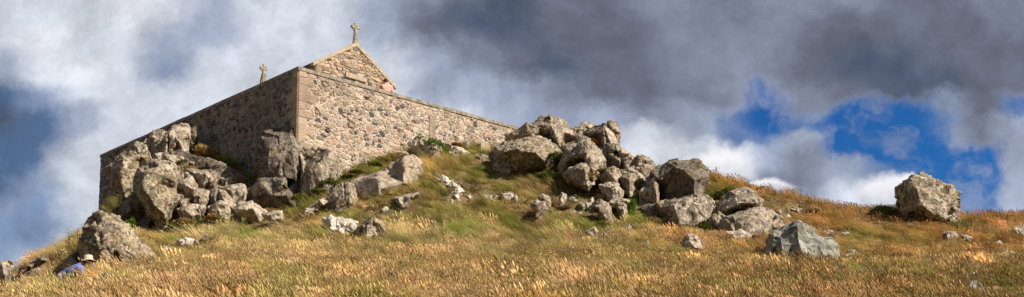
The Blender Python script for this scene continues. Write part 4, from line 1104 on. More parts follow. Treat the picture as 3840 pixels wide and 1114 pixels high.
for (cx, cy, rx, ry, cn, s_, kd) in PATCH:
    q = np.exp(-(((PX - cx + f2 * 60) / rx) ** 2 + ((PY - cy + f4 * 25) / ry) ** 2) * 1.1)
    blend(q, cn, s_)
    base_k, cnt = {0: (0, 3), 3: (3, 3), 6: (6, 2), 8: (8, 2)}[kd]
    kind = np.where((q > .4) & (r_ < .9), base_k + (r2 * cnt).astype(int), kind)
rv = rg.rand(n); fleck = (rv < .13) & (low > .3); tint[fleck] = np.array([.30, .14, .075])
gre = (rv > .9); tint[gre] = tint[gre] * .4 + np.array([.20, .25, .05]) * .6; pal_ = (rv > .13) & (rv < .22) & (low > .3); tint[pal_] = np.array([.82, .60, .30])
cl = fbm(w2 * 3.4 + 11, 2); cl2 = fbm(w2 * .8 + 61, 3)
tint = tint * (.75 + .42 * rg.rand(n, 1)) * (1 + np.clip(cl * 1.3 + cl2 * 1.1, -.55, .5))[:, None]
# size
scl = rg.uniform(.6, 1.25, n) * (1 + f1 * .5 + f4 * .5)
scl *= 1 + .12 * (1 - low)
scl = np.where((rg.rand(n) < .035) & (low > .6) & (right < .5), scl * 1.28, scl)
scl *= 1 - .25 * right * sstep(1000, 930, PY)
scl = np.where((low < .5) & (kind < 6), scl * (1 + np.clip(f4, -.4, .5) * .9), scl)
scl = np.where((kind >= 6), scl * 1.15, scl)
# short or absent near the rocks, on the side the rock faces
for (rx_, ry_, rr_, hh_, xa, xb) in ROCKS:
    small = hh_ < .7
    dx = np.abs(gxp - (xa + xb) / 2) / ((xb - xa) / 2 + .12); dy = (gyp - ry_)
    front = (dy > (-1.3 if small else -.9)) & (dy < 1.2) & (dx < 1)
    kf = .42 if small else .62
    scl = np.where(front, np.minimum(scl, kf + .22 * r_), scl)
nostone = ~((np.abs(PX - 275) < 65) & (gyp > 18.6) & (gyp < 21.2))
for (rx_, ry_, rr_, hh_, xa, xb) in ROCKS:
    if hh_ < .95:
        dx = np.abs(gxp - (xa + xb) / 2) / ((xb - xa) / 2 + .06); dy = gyp - ry_
        nostone &= ~((dx < 1) & (dy > -.8) & (dy < .5) & (r2 < .6))
scl = np.where((fbm(w2 * .9 + 120, 3) < -.22) & (low > .3), scl * .62, scl)
# bare ground in the gully
bare = np.zeros(n)
for cx, cy, rx, ry in ((1690,700,55,28),(1745,745,70,28),(1650,665,30,22),(2030,760,60,18),(620,930,60,14),(1745,800,50,10),(3010,795,50,10)):
    bare = np.maximum(bare, np.exp(-(((PX - cx) / rx) ** 2 + ((PY - cy) / ry) ** 2)))
# a path-like gap in front of low stones, and none where rocks crowd
keep = (bare < .45 + .3 * r_) & nostone
keep &= ~((PY < 880) & (f4 > .33) & (r2 < .7))
gxp, gyp, gzp, tint, kind, scl, r_, r2 = [a[keep] for a in (gxp, gyp, gzp, tint, kind, scl, r_, r2)]
n = len(gxp)
me = bpy.data.meshes.new('grass'); me.vertices.add(n)
me.vertices.foreach_set('co', np.stack([gxp, gyp, gzp - .01], 1).astype(np.float32).ravel())
a = me.attributes.new('idx', 'INT', 'POINT'); a.data.foreach_set('value', kind.astype(np.int32))
a = me.attributes.new('rot', 'FLOAT_VECTOR', 'POINT'); a.data.foreach_set('vector', np.stack([rg.normal(0, .08, n), rg.normal(0, .08, n), rg.normal(0, .5, n)], 1).astype(np.float32).ravel())
a = me.attributes.new('scl', 'FLOAT_VECTOR', 'POINT'); a.data.foreach_set('vector', np.stack([scl * .9 + .15, scl * .9 + .15, scl], 1).astype(np.float32).ravel())
a = me.attributes.new('tint', 'FLOAT_VECTOR', 'POINT'); a.data.foreach_set('vector', tint.astype(np.float32).ravel())
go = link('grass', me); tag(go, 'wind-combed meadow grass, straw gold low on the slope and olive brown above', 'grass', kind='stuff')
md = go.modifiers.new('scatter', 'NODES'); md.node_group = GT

# ------------------------------------------------------------------ plants
def leaf_mat(name, c, c2):
    m, nt, out = new_mat(name); g = NT(nt)
    at = g.n('ShaderNodeAttribute'); at.attribute_name = 'lv'
    cc = g.mix(at.outputs['Fac'], c, c2)
    df = g.n('ShaderNodeBsdfDiffuse'); g.l(cc, df.inputs[0]); tr = g.n('ShaderNodeBsdfTranslucent'); g.l(cc, tr.inputs[0])
    ms = g.n('ShaderNodeMixShader'); ms.inputs[0].default_value = .25
    g.l(df.outputs[0], ms.inputs[1]); g.l(tr.outputs[0], ms.inputs[2]); g.l(ms.outputs[0], out.inputs['Surface'])
    return m
M['leaf'] = leaf_mat('shrub_leaves', (.07, .135, .015), (.18, .29, .04))
M['darkleaf'] = leaf_mat('tussock_leaves', (.14, .15, .035), (.34, .31, .09))
M['dryleaf'] = leaf_mat('dry_tuft_blades', (.20, .13, .04), (.48, .33, .13))
M['moss'] = leaf_mat('moss_leaves', (.07, .10, .015), (.17, .18, .035))
M['yellow'] = leaf_mat('yellow_petals', (.75, .45, .01), (.85, .60, .03))
M['stem'] = simple('green_stem', (.10, .13, .03))
M['drystem'] = simple('dry_stem', (.10, .06, .035))
M['rust'] = leaf_mat('rusty_seed_stalk', (.20, .06, .02), (.36, .12, .04))
M['scrubleaf'] = leaf_mat('brown_scrub_leaves', (.15, .085, .04), (.33, .20, .10))
M['white'] = leaf_mat('white_petals', (.75, .75, .68), (.85, .84, .78))

def leaf_cloud(cen, rad, n, ls, seed, up=.5, blobs=5, long=1.6):
    r = np.random.RandomState(seed)
    bc = r.normal(0, .38, (blobs, 3)) * rad; br = r.uniform(.4, .75, blobs)
    k = r.randint(0, blobs, n)
    d = r.normal(size=(n, 3)); d /= np.linalg.norm(d, axis=1)[:, None]; d[:, 2] = np.abs(d[:, 2]) * .9 + .1 * d[:, 2]
    p = bc[k] + d * (r.uniform(.5, 1, n) ** .5)[:, None] * br[k][:, None] * rad
    p[:, 2] = np.abs(p[:, 2])
    ax = d + r.normal(0, .6, (n, 3)) + np.array([0, 0, up]); ax /= np.linalg.norm(ax, axis=1)[:, None]
    sd = np.cross(ax, r.normal(size=(n, 3))); sd /= np.linalg.norm(sd, axis=1)[:, None]
    L_ = (ls * r.uniform(.6, 1.3, n))[:, None]
    v = np.stack([p, p + ax * L_ * .5 * long + sd * L_ * .35, p + ax * L_ * long, p + ax * L_ * .5 * long - sd * L_ * .35], 1).reshape(-1, 3) + np.array(cen)
    f = np.arange(4 * n).reshape(n, 4)
    me = mesh_np('foliage', v, f, smooth=False)
    a = me.attributes.new('lv', 'FLOAT', 'POINT'); a.data.foreach_set('value', np.repeat(r.rand(n), 4).astype(np.float32))
    return me

def shrub(name, label, cat, px, py, rx, rz, n, ls, mat, seed, D=None, group=None, **kw):
    """rx, rz: half width and height in photo pixels; (px, py) is the foot"""
    D = D or ground_D(px, py) or 36
    p = P(px, py, D); mp = D / F
    root = empty(name, tuple(p)); tag(root, label, cat, group)
    me = leaf_cloud((0, 0, 0), np.array([rx * mp, rx * mp * .7, rz * mp]), n, ls, seed, **kw)
    link('foliage', me, M[mat], root)
    mb = MB()
    rr_ = random.Random(seed)
    for _ in range(5):
        a = Vector((rr_.uniform(-.3, .3) * rx * mp, rr_.uniform(-.2, .2) * rx * mp, -.1)); b_ = Vector((a.x * 1.8, a.y * 1.8, rz * mp * rr_.uniform(.5, .8)))
        w_ = .008; X, Y = Vector((w_, 0, 0)), Vector((0, w_, 0))
        mb.hexa([a - X - Y, a + X - Y, a + X + Y, a - X + Y, b_ - X * .4 - Y * .4, b_ + X * .4 - Y * .4, b_ + X * .4 + Y * .4, b_ - X * .4 + Y * .4])
    o = link('stems', mb.mesh('stems'), M['drystem'], root)
    return root
shrub('green_shrub', 'bright green shrub growing on the pale broken rock by the sunlit wall, upper half', 'shrub', 1622, 552, 34, 38, 900, .045, 'leaf', 1, 38.2)
shrub('green_shrub', 'bright green shrub hanging lower on the pale rocks by the sunlit wall', 'shrub', 1668, 598, 30, 50, 900, .045, 'leaf', 2, 38.0)
shrub('green_shrub', 'tiny green shrub rooted in the sunlit wall beside the brown strip', 'shrub', 1576, 522, 17, 24, 350, .04, 'leaf', 3, 39.9)
shrub('brown_shrub', 'reddish brown shrub against the sunlit wall behind the pale rock ridge', 'shrub', 1712, 552, 36, 26, 700, .05, 'rust', 4, 40.8)
shrub('green_shrub', 'bright green clump beside the flat pale step rock', 'shrub', 2368, 808, 26, 42, 900, .05, 'leaf', 5)
shrub('green_shrub', 'small bright green clump above the huge knobbly rock', 'shrub', 488, 872, 20, 42, 700, .05, 'leaf', 6, 30.2)
shrub('tussock', 'dry golden tussock on top of the left outcrop before the shaded wall', 'tussock', 765, 592, 42, 34, 1000, .09, 'dryleaf', 7, 38.6, up=1.2, long=2.4)
shrub('tussock', 'dark green tussock right of the dry golden tussock, by the shaded wall', 'tussock', 850, 648, 36, 34, 900, .08, 'darkleaf', 8, 38.6, up=1.2, long=2.2)
shrub('tussock', 'dark tussock on the skyline just left of the perched boulder', 'tussock', 3312, 815, 46, 26, 1300, .08, 'darkleaf', 9, up=1.0, long=2.0)
shrub('tussock', 'dark green tussock over the two grey stones on the right slope', 'tussock', 3600, 872, 44, 32, 1300, .08, 'darkleaf', 10, up=1.0, long=2.0)
shrub('tussock', 'green tussock in the dip between overhanging boulder and capstone', 'tussock', 2666, 752, 40, 38, 1100, .08, 'darkleaf', 11, 34.2, up=1.0, long=2.2)
shrub('tussock', 'dark green tussock left of the sloping capstone', 'tussock', 2724, 738, 28, 30, 800, .08, 'darkleaf', 12, 33.8, up=1.0, long=2.0)
shrub('moss_cushion', 'green moss cushion on the pale ledge of the left outcrop, upper', 'moss', 680, 612, 22, 12, 600, .03, 'moss', 13, 36.6)
shrub('moss_cushion', 'brown moss cushion draped below the pale ledge of the left outcrop', 'moss', 690, 632, 34, 12, 700, .03, 'dryleaf', 14, 36.2)
shrub('moss_cushion', 'golden moss cushion at the foot of the dark lower buttress rock', 'moss', 580, 925, 30, 26, 800, .05, 'dryleaf', 15)
shrub('moss_cushion', 'green moss cushion at the right foot of the big mottled block', 'moss', 640, 862, 34, 30, 800, .05, 'moss', 16)
shrub('moss_cushion', 'dark green moss cushion in front of the jumbled middle rocks', 'moss', 728, 860, 22, 26, 600, .05, 'moss', 17)
shrub('moss_cushion', 'mossy patch in the cleft left of the steep pointed rock', 'moss', 2086, 600, 26, 38, 800, .05, 'moss', 18, 36.0)
shrub('moss_cushion', 'rusty grass tuft on the shaded rock behind the steep pointed rock', 'moss', 2232, 540, 20, 22, 500, .05, 'rust', 19, 37.6)
shrub('moss_cushion', 'mossy hollow filled with green between notched block and dark cube', 'moss', 2262, 650, 14, 20, 400, .05, 'moss', 20, 34.6)
shrub('moss_cushion', 'dark green cushion in the brown bank, left above the whitish stone', 'moss', 2255, 866, 38, 30, 900, .05, 'moss', 21)
shrub('tussock', 'green grassy tussock left of the dark low rock', 'tussock', 2390, 770, 22, 40, 700, .07, 'moss', 22, 33.6, up=1)
shrub('moss_cushion', 'orange-red clump on the skyline of the mound', 'moss', 2850, 712, 16, 16, 500, .05, 'rust', 23)
shrub('tussock', 'dark green tussock at the left foot of the slab on the knobbly rock', 'tussock', 440, 828, 26, 24, 500, .07, 'moss', 24, 33.5, up=1)
# strip of turf on the pale ledge below the sunlit wall
for k, (px, py, D) in enumerate(((1290,668,35.6),(1340,648,35.4),(1395,622,35.2),(1450,602,35.2),(1500,590,35.4),(1240,690,34.4),(1185,722,33.8),(1120,752,33.6))):
    shrub('turf_clump', ['turf clump at the right foot of the notched corner block', 'short turf clump on top of the tilted slab, left end', 'turf clump along the top of the tilted slab, middle', 'brown-green turf clump along the top of the tilted slab, right part',
          'turf clump at the upper right end of the tilted slab', 'turf clump behind the humped rock', 'green turf clump left of the humped rock', 'bright turf clump in front of the craggy corner rock'][k], 'turf', px, py, 34, 16, 500, .05, 'moss' if k not in (3, 4) else 'dryleaf', 40 + k, D, group='turf clumps at the wall corner', up=.8)

for k, (px, py, rx, rz, D, mt, lab) in enumerate((
    (735,648,24,14,37.0,'dryleaf','dry grass tuft in the gap above the broad dark-fronted rock'),(690,780,20,18,32.8,'dryleaf','dry grass tuft between the mottled block and the broken pale rock'),
    (742,800,18,20,32.4,'moss','green tuft between two pale rocks low in the left outcrop'),(822,742,22,22,34.4,'dryleaf','golden tuft on the mossy brown hump'),
    (885,690,26,20,36.6,'dryleaf','golden tuft by the small dark stone at the shaded wall foot'),(930,800,22,18,33.6,'moss','green tuft left of the dark-faced corner block'),
    (1010,800,40,16,33.4,'dryleaf','brown tuft along the foot of the dark-faced corner block'),(800,828,34,16,31.6,'dryleaf','brown tuft before the rounded layered rock'),
    (700,842,34,14,31.0,'dryleaf','brown tuft before the broken pale rock'),(1975,522,40,14,37.6,'scrubleaf','reddish brown tuft between summit rock and lower broad rock'),
    (2190,668,40,16,34.0,'dryleaf','dry tuft at the foot of the squat rock'),(2060,668,40,18,35.2,'moss','green tuft at the foot of the broad lower rock'),
    (2256,760,26,22,33.2,'dryleaf','dry tuft left of the pale foot block'),(2398,700,16,26,34.0,'moss','green tuft right of the dark-fronted block'),
    (2470,842,34,18,31.4,'dryleaf','dry tuft below the dark low rock'),(2650,868,24,44,31.0,'moss','mixed green growth in the gap left of the domed rock'),
    (2480,905,50,16,29.4,'moss','low green tuft left of the half-buried grey stone'),(2100,790,34,18,None,'scrubleaf','brown scrub beside the grey stone in the bank'),
    (2190,835,50,20,None,'scrubleaf','wide brown scrub clump below the layered outcrop'),(2310,800,24,22,None,'scrubleaf','brown scrub right of the layered outcrop'),
    (1995,815,30,16,None,'scrubleaf','brown scrub before the white-topped blocky stone'),(1895,775,36,16,None,'dryleaf','tan tuft beside the small white sliver'),
    (1620,705,24,20,None,'scrubleaf','brown tuft right of the upper bare white rock'),(1420,790,50,20,None,'dryleaf','tan hummock above the crumbly grey-white outcrop'),
    (1290,818,40,18,None,'moss','green hummock above the crumbly white outcrop'),(1170,825,60,24,None,'dryleaf','rusty golden hummock left of the crumbly outcrops'),
    (3050,800,50,12,None,'scrubleaf','brown scrub beside the low pale ledge'),(3420,822,70,12,None,'dryleaf','dry fringe of grass at the foot of the perched boulder'),(3550,826,44,12,None,'dryleaf','short dry fringe right below the perched boulder'))):
    shrub('grass_tuft', lab, 'grass tuft', px, py, rx, rz, 700, .055, mt, 70 + k, D, group='tufts growing among the rocks', up=.9, long=2.0)

def stalks(name, label, cat, px, py, n, hpx, mat, seed, flower=None, spread=20, group=None, fs=.03, D=None):
    D = D or ground_D(px, py) or 36
    p = P(px, py, D); mp = D / F; r = random.Random(seed)
    root = empty(name, tuple(p)); tag(root, label, cat, group)
    mb = MB(); tips = []
    for _ in range(n):
        a = Vector((r.gauss(0, spread * mp * .5), r.gauss(0, spread * mp * .3), -.15)); h = hpx * mp * r.uniform(.6, 1.1)
        b_ = a + Vector((r.uniform(-.35, .15) * h, r.uniform(-.1, .1), h + .15)); w_ = .004
        X, Y = Vector((w_, 0, 0)), Vector((0, w_, 0))
        mb.hexa([a - X - Y, a + X - Y, a + X + Y, a - X + Y, b_ - X * .6 - Y * .6, b_ + X * .6 - Y * .6, b_ + X * .6 + Y * .6, b_ - X * .6 + Y * .6])
        tips.append(b_)
        for _k in range(2):
            f = r.uniform(.5, .9); m0 = a.lerp(b_, f); m1 = m0 + Vector((r.uniform(-.2, .2) * h, r.uniform(-.1, .1) * h, r.uniform(.1, .25) * h))
            mb.hexa([m0 - X * .6 - Y * .6, m0 + X * .6 - Y * .6, m0 + X * .6 + Y * .6, m0 - X * .6 + Y * .6, m1 - X * .4 - Y * .4, m1 + X * .4 - Y * .4, m1 + X * .4 + Y * .4, m1 - X * .4 + Y * .4])
            tips.append(m1)
    link('stems', mb.mesh('stems'), M[mat], root)
    vs, lv = [], []
    for t in tips:
        for _k in range(7):
            c = t + Vector((r.gauss(0, fs * .7), r.gauss(0, fs * .7), r.gauss(0, fs * .4))); s = fs * .5
            a = Vector((r.uniform(-1, 1), r.uniform(-1, 1), r.uniform(-1, 1))).normalized(); b_ = a.orthogonal().normalized()
            vs += [tuple(c - a * s), tuple(c - b_ * s), tuple(c + a * s), tuple(c + b_ * s)]; lv += [r.random()] * 4
    me = mesh_np('flower_heads', vs, np.arange(len(vs)).reshape(-1, 4), smooth=False)
    a = me.attributes.new('lv', 'FLOAT', 'POINT'); a.data.foreach_set('value', np.array(lv, np.float32))
    link('flower_heads', me, M[flower], root)
    return root
stalks('ragwort', 'yellow ragwort plant in the golden grass, lower middle', 'wildflower', 1948, 1062, 9, 42, 'stem', 1, 'yellow', 34, 'yellow wildflowers', .032)
stalks('ragwort', 'small yellow ragwort head above the larger yellow plant', 'wildflower', 1952, 1016, 3, 24, 'stem', 2, 'yellow', 12, 'yellow wildflowers', .026)
stalks('ragwort', 'single yellow ragwort head right of the larger yellow plant', 'wildflower', 2026, 1014, 2, 24, 'stem', 3, 'yellow', 6, 'yellow wildflowers', .026)
stalks('ragwort', 'loose yellow ragwort left of the big grey-green rock', 'wildflower', 2826, 990, 10, 34, 'stem', 4, 'yellow', 50, 'yellow wildflowers', .022)
stalks('dock_plant', 'rusty dock stalks in front of the wide domed rock, left', 'dock plant', 2784, 890, 4, 46, 'drystem', 5, 'rust', 20, 'rusty dock stalks', .03)
stalks('dock_plant', 'rusty dock stalks in front of the wide domed rock, right', 'dock plant', 2832, 888, 5, 52, 'drystem', 6, 'rust', 26, 'rusty dock stalks', .03)
stalks('dock_plant', 'dark rusty stalks standing in grass at the bottom right', 'dock plant', 3285, 1110, 8, 60, 'drystem', 7, 'rust', 90, 'rusty dock stalks', .03)
stalks('dock_plant', 'rusty stalk in the pale seed-head drift, centre', 'dock plant', 1736, 925, 3, 40, 'drystem', 8, 'rust', 10, 'rusty dock stalks', .03)
for k, (px, py, n, hp, sp, lab) in enumerate(((310,895,5,46,30,'dark dry seed stalks against the sky beside the knobbly rock'),(280,915,6,44,30,'dark dry seed stalks against the sky, second from the knobbly rock'),
     (250,932,4,36,20,'thin dry seed stalks on the left skyline, low cluster'),(200,975,4,30,30,'small dry seed stalks above the long grey skyline slab'),(52,1040,3,34,10,'dry stalk by the dark rock at the left edge'),
     (100,1012,3,26,10,'dry stalk on the long grey skyline slab'))):
    stalks('seed_stalk', lab, 'dry plant', px, py, n, hp, 'drystem', 20 + k, 'rust', sp, 'dry stalks on the skyline', .022, D=26.5 if px > 150 else 24.6)
# dead heads all along the right skyline and daisies in the grass: uncountable
r = random.Random(9); mb = MB(); vs, lv = [], []
def skyl(px):
    for py in range(600, 900, 2):
        D = ground_D(px, py, 20, 44)
        if D: return py, D
    return None
for _ in range(420):
    px = r.uniform(2640, 3900) if r.random() < .8 else r.uniform(60, 320)
    s_ = skyl(px)
    if not s_: continue
    py, D = s_; D += r.uniform(-1.5, .3); p = P(px, py, D); z = float(gz_at(p.x, p.y)); h = r.uniform(.16, .36)
    a = Vector((p.x, p.y, z)); b_ = a + Vector((r.uniform(-.08, .03), 0, h)); w_ = .004; X, Y = Vector((w_, 0, 0)), Vector((0, w_, 0))
    mb.hexa([a - X - Y, a + X - Y, a + X + Y, a - X + Y, b_ - X - Y, b_ + X - Y, b_ + X + Y, b_ - X + Y])
    for _k in range(4):
        c = b_ + Vector((r.gauss(0, .012), r.gauss(0, .01), r.gauss(0, .012))); s = .016
        mb.hexa([c + Vector((x, y, z_)) * s * .5 for x, y, z_ in ((-1,-1,-1),(1,-1,-1),(1,1,-1),(-1,1,-1),(-.6,-.6,1),(.6,-.6,1),(.6,.6,1),(-.6,.6,1))])
tag(link('dead_flower_heads', mb.mesh('dead_flower_heads'), M['drystem']), 'dark dead flower heads sticking up along the grassy skyline', 'dry plants', kind='stuff')
for (cx, cy, rx, ry, n) in ((3760,985,60,14,26),(3640,1080,50,20,8),(3200,980,26,8,14),(1860,765,20,14,8),(1545,700,10,20,6),(2500,1000,1300,90,70),(3120,1000,150,60,16),(1300,820,300,30,10),(3560,1010,40,12,8)):
    for _ in range(n):
        px, py = r.gauss(cx, rx * .5), r.gauss(cy, ry * .5); D = ground_D(px, py)
        if not D: continue
        p = P(px, py, D); c = Vector((p.x, p.y, float(gz_at(p.x, p.y)) + r.uniform(.2, .3)))
        for _k in range(3):
            s = r.uniform(.012, .022); a = Vector((r.uniform(-1, 1), r.uniform(-1, 1), r.uniform(-1, 1))).normalized(); b_ = a.orthogonal().normalized()
            q = c + Vector((r.gauss(0, .02), r.gauss(0, .02), r.gauss(0, .01)))
            vs += [tuple(q - a * s), tuple(q - b_ * s), tuple(q + a * s), tuple(q + b_ * s)]; lv += [r.random()] * 4
me = mesh_np('daisies', vs, np.arange(len(vs)).reshape(-1, 4), smooth=False)
a = me.attributes.new('lv', 'FLOAT', 'POINT'); a.data.foreach_set('value', np.array(lv, np.float32))
tag(link('daisies', me, M['white']), 'tiny white flowers dotted through the meadow grass', 'wildflowers', kind='stuff')

# ------------------------------------------------------------------ people
def skin_body(name, J, links, root, levels=2):
    """J: name -> (x, y, z, radius); one continuous skinned surface"""
    names = list(J); ix = {k: i for i, k in enumerate(names)}
    me = bpy.data.meshes.new(name)
    me.from_pydata([J[k][:3] for k in names], [(ix[a], ix[b_]) for a, b_ in links], []); me.update()
    o = bpy.data.objects.new(name, me); COL.objects.link(o)
    o.modifiers.new('skin', 'SKIN'); s = o.modifiers.new('sub', 'SUBSURF'); s.levels = levels; s.render_levels = levels
    if not me.skin_vertices: 
        bpy.context.view_layer.objects.active = o
    for i, k in enumerate(names):
        r_ = J[k][3]; sv = me.skin_vertices[0].data[i]
        sv.radius = (r_, r_) if not isinstance(r_, tuple) else r_
        sv.use_root = (k == root)
    dg = bpy.context.evaluated_depsgraph_get(); dg.update()
    me2 = bpy.data.meshes.new_from_object(o.evaluated_get(dg)); me2.name = name
    for p in me2.polygons: p.use_smooth = True
    bpy.data.objects.remove(o); return me2

def limb_set(side, sh, el, wr, hip, kn, an, toe, hand_dir, curl):
    J, Ls = {}, []
    s = side
    J['sh' + s] = (*sh, .052); J['el' + s] = (*el, .040); J['wr' + s] = (*wr, .027)
    pal = Vector(wr) + Vector(hand_dir).normalized() * .07
    J['pal' + s] = (*pal, .032)
    J['hip' + s] = (*hip, .085); J['kn' + s] = (*kn, .058); J['an' + s] = (*an, .038); J['toe' + s] = (*toe, .034)
    Ls += [('chest', 'sh' + s), ('sh' + s, 'el' + s), ('el' + s, 'wr' + s), ('wr' + s, 'pal' + s), ('pelvis', 'hip' + s), ('hip' + s, 'kn' + s), ('kn' + s, 'an' + s), ('an' + s, 'toe' + s)]
    hd = Vector(hand_dir).normalized(); sd = hd.cross(Vector(curl)).normalized(); cu = Vector(curl).normalized()
    for f, (off, ln) in enumerate(((-.027, .065), (-.009, .075), (.009, .07), (.026, .055))):
        b_ = pal + hd * .02 + sd * off; m_ = b_ + hd * ln * .5; e_ = m_ + (hd + cu * .8).normalized() * ln * .55
        for q, pt in (('a', b_), ('b', m_), ('c', e_)): J['f%d%s%s' % (f, q, s)] = (*pt, .0088)
        Ls += [('pal' + s, 'f%da%s' % (f, s)), ('f%da%s' % (f, s), 'f%db%s' % (f, s)), ('f%db%s' % (f, s), 'f%dc%s' % (f, s))]
    t0 = pal - hd * .03 - sd * .035; t1 = t0 - sd * .02 + hd * .035 + cu * .02
    J['ta' + s] = (*t0, .011); J['tb' + s] = (*t1, .0095); Ls += [('pal' + s, 'ta' + s), ('ta' + s, 'tb' + s)]
    return J, Ls

def head_parts(root, c, up, fwd, hair_mat, hat=False):
    """head mesh with nose, eyes hollow, mouth and ears; hair cap as a child; c = centre of the skull"""
    up = Vector(up).normalized(); fwd = (Vector(fwd) - up * Vector(fwd).dot(up)).normalized(); sd = fwd.cross(up)
    rows, cols = 20, 28; V, Fc = [], []
    for i in range(rows + 1):
        th = math.pi * i / rows
        for j in range(cols):
            ph = 2 * math.pi * j / cols
            x, y, z = math.sin(th) * math.sin(ph), math.sin(th) * math.cos(ph), math.cos(th)
            w = .074 * (1 - .22 * max(0, -z)); dp = .094 * (1 - .10 * max(0, -z)); h = .115
            yy_ = y * dp; fr = max(0, y)
            if fr > .5:
                a = abs(x)
                yy_ += .022 * math.exp(-(x / .14) ** 2 - ((z + .12) / .17) ** 2)      # nose
                yy_ -= .012 * math.exp(-((a - .36) / .16) ** 2 - ((z - .06) / .11) ** 2)   # eyes
                yy_ += .006 * math.exp(-(x / .3) ** 2 - ((z + .45) / .06) ** 2) - .005 * math.exp(-(x / .3) ** 2 - ((z + .50) / .03) ** 2)
                yy_ += .010 * math.exp(-(x / .3) ** 2 - ((z + .78) / .15) ** 2)
            xx_ = x * w
            if abs(x) > .9: xx_ += math.copysign(.016, x) * math.exp(-((z + .05) / .2) ** 2 - ((y + .05) / .25) ** 2)
            V.append(tuple(Vector(c) + sd * xx_ + fwd * yy_ + up * z * h))
    for i in range(rows):
        for j in range(cols): Fc.append((i * cols + j, (i + 1) * cols + j, (i + 1) * cols + (j + 1) % cols, i * cols + (j + 1) % cols))
    hv, hf = [], []
    for i in range(rows + 1):
        for j in range(cols):
            ph = 2 * math.pi * j / cols; cy = math.cos(ph)
            lim = math.pi * (.42 + .26 * (1 - cy) / 2)
            th = lim * i / rows
            x, y, z = math.sin(th) * math.sin(ph), math.sin(th) * cy, math.cos(th)
            k = 1.07 + .03 * math.sin(j * 2.3 + i)
            hv.append(tuple(Vector(c) + sd * x * .076 * k + fwd * y * .097 * k + up * z * .118 * k))
    for i in range(rows):
        for j in range(cols): hf.append((i * cols + j, (i + 1) * cols + j, (i + 1) * cols + (j + 1) % cols, i * cols + (j + 1) % cols))
    hd = link('head', mesh_np('head', V, Fc), M['skin'], root)
    link('hair', mesh_np('hair', hv, hf), hair_mat, hd)
    if hat:
        tv, tf = [], []
        prof = [(.0, .150), (.06, .148), (.085, .13), (.092, .06), (.094, .045), (.135, .022), (.165, .0), (.163, -.006), (.13, .012), (.088, .035)]
        for r_, z in prof:
            for j in range(cols):
                ph = 2 * math.pi * j / cols; dz = -.018 * math.cos(2 * ph) * (r_ > .1)
                tv.append(tuple(Vector(c) + sd * math.sin(ph) * r_ + fwd * math.cos(ph) * r_ * 1.08 + up * (z + dz + .01)))
        for i in range(len(prof) - 1):
            for j in range(cols): tf.append((i * cols + j, (i + 1) * cols + j, (i + 1) * cols + (j + 1) % cols, i * cols + (j + 1) % cols))
        link('sun_hat', mesh_np('sun_hat', tv, tf), M['hat'], hd)

def person(label, loc, rz, J, Ls, shirt, trousers, head, hat=False, split=None):
    root = empty('person', loc); root.rotation_euler = (0, 0, rz); tag(root, label, 'person')
    body = link('body', skin_body('body', J, Ls, 'pelvis'), M['skin'], root)
    def sub(keys, grow, links):
        jj = {k: (*J[k][:3], J[k][3] + grow) for k in keys}
        ll = [l_ for l_ in links if l_[0] in keys and l_[1] in keys]
        return jj, ll
    tk = [k for k in J if k in ('pelvis', 'waist', 'chest', 'upper', 'shL', 'shR', 'elL', 'elR')]
    jj, ll = sub(tk, .022, Ls)
    sm = skin_body('shirt', jj, ll, 'pelvis')
    v = np.zeros(len(sm.vertices) * 3, np.float32); sm.vertices.foreach_get('co', v); v = v.reshape(-1, 3)
    nn = np.zeros(len(sm.vertices) * 3, np.float32); sm.vertices.foreach_get('normal', nn); nn = nn.reshape(-1, 3)
    v += nn * (np.sin(v[:, 0] * 60 + np.sin(v[:, 2] * 14) * 1.5) * .006 + fbm(v * 9, 2) * .015)[:, None].astype(np.float32)
    sm.vertices.foreach_set('co', v.ravel()); sm.update()
    link('shirt', sm, shirt, root)
    lk = [k for k in J if k in ('pelvis', 'waist', 'hipL', 'hipR', 'knL', 'knR', 'anL', 'anR')]
    jj, ll = sub(lk, .014, Ls)
    link('trousers', skin_body('trousers', jj, ll, 'pelvis'), trousers, root)
    for s in 'LR':
        a, t = Vector(J['an' + s][:3]), Vector(J['toe' + s][:3])
        sh_ = skin_body('shoe', {'a': (*a, .045), 'm': (*a.lerp(t, .6), .045), 't': (*t, .038)}, [('a', 'm'), ('m', 't')], 'a')
        link('shoe', sh_, M['shoe'], root)
    head_parts(root, *head, M['hair'], hat)
    return root

core = [('pelvis', 'waist'), ('waist', 'chest'), ('chest', 'upper'), ('upper', 'neck'), ('neck', 'nk2')]
# standing, leaning a little forward (local -y is the way the person faces), elbows in
J = {'pelvis': (0, 0, .86, (.145, .10)), 'waist': (0, .01, 1.02, (.135, .095)), 'chest': (0, -.03, 1.20, (.165, .11)), 'upper': (0, -.07, 1.32, (.12, .09)), 'neck': (0, -.11, 1.40, .052), 'nk2': (0, -.15, 1.46, .05)}
J = {k: (v[0], v[1], v[2], v[3] if not isinstance(v[3], tuple) else sum(v[3]) / 2) for k, v in J.items()}
Ls = list(core)
for s, sg in (('L', 1), ('R', -1)):
    j, l_ = limb_set(s, (.185 * sg, -.06, 1.31), (.245 * sg, -.06, 1.05), (.19 * sg, -.27, .95), (.085 * sg, .0, .80), (.10 * sg, -.02, .45), (.10 * sg, .03, .07), (.11 * sg, -.13, .035), (-.3 * sg, -1, -.1), (0, 0, -1))
    J.update(j); Ls += l_
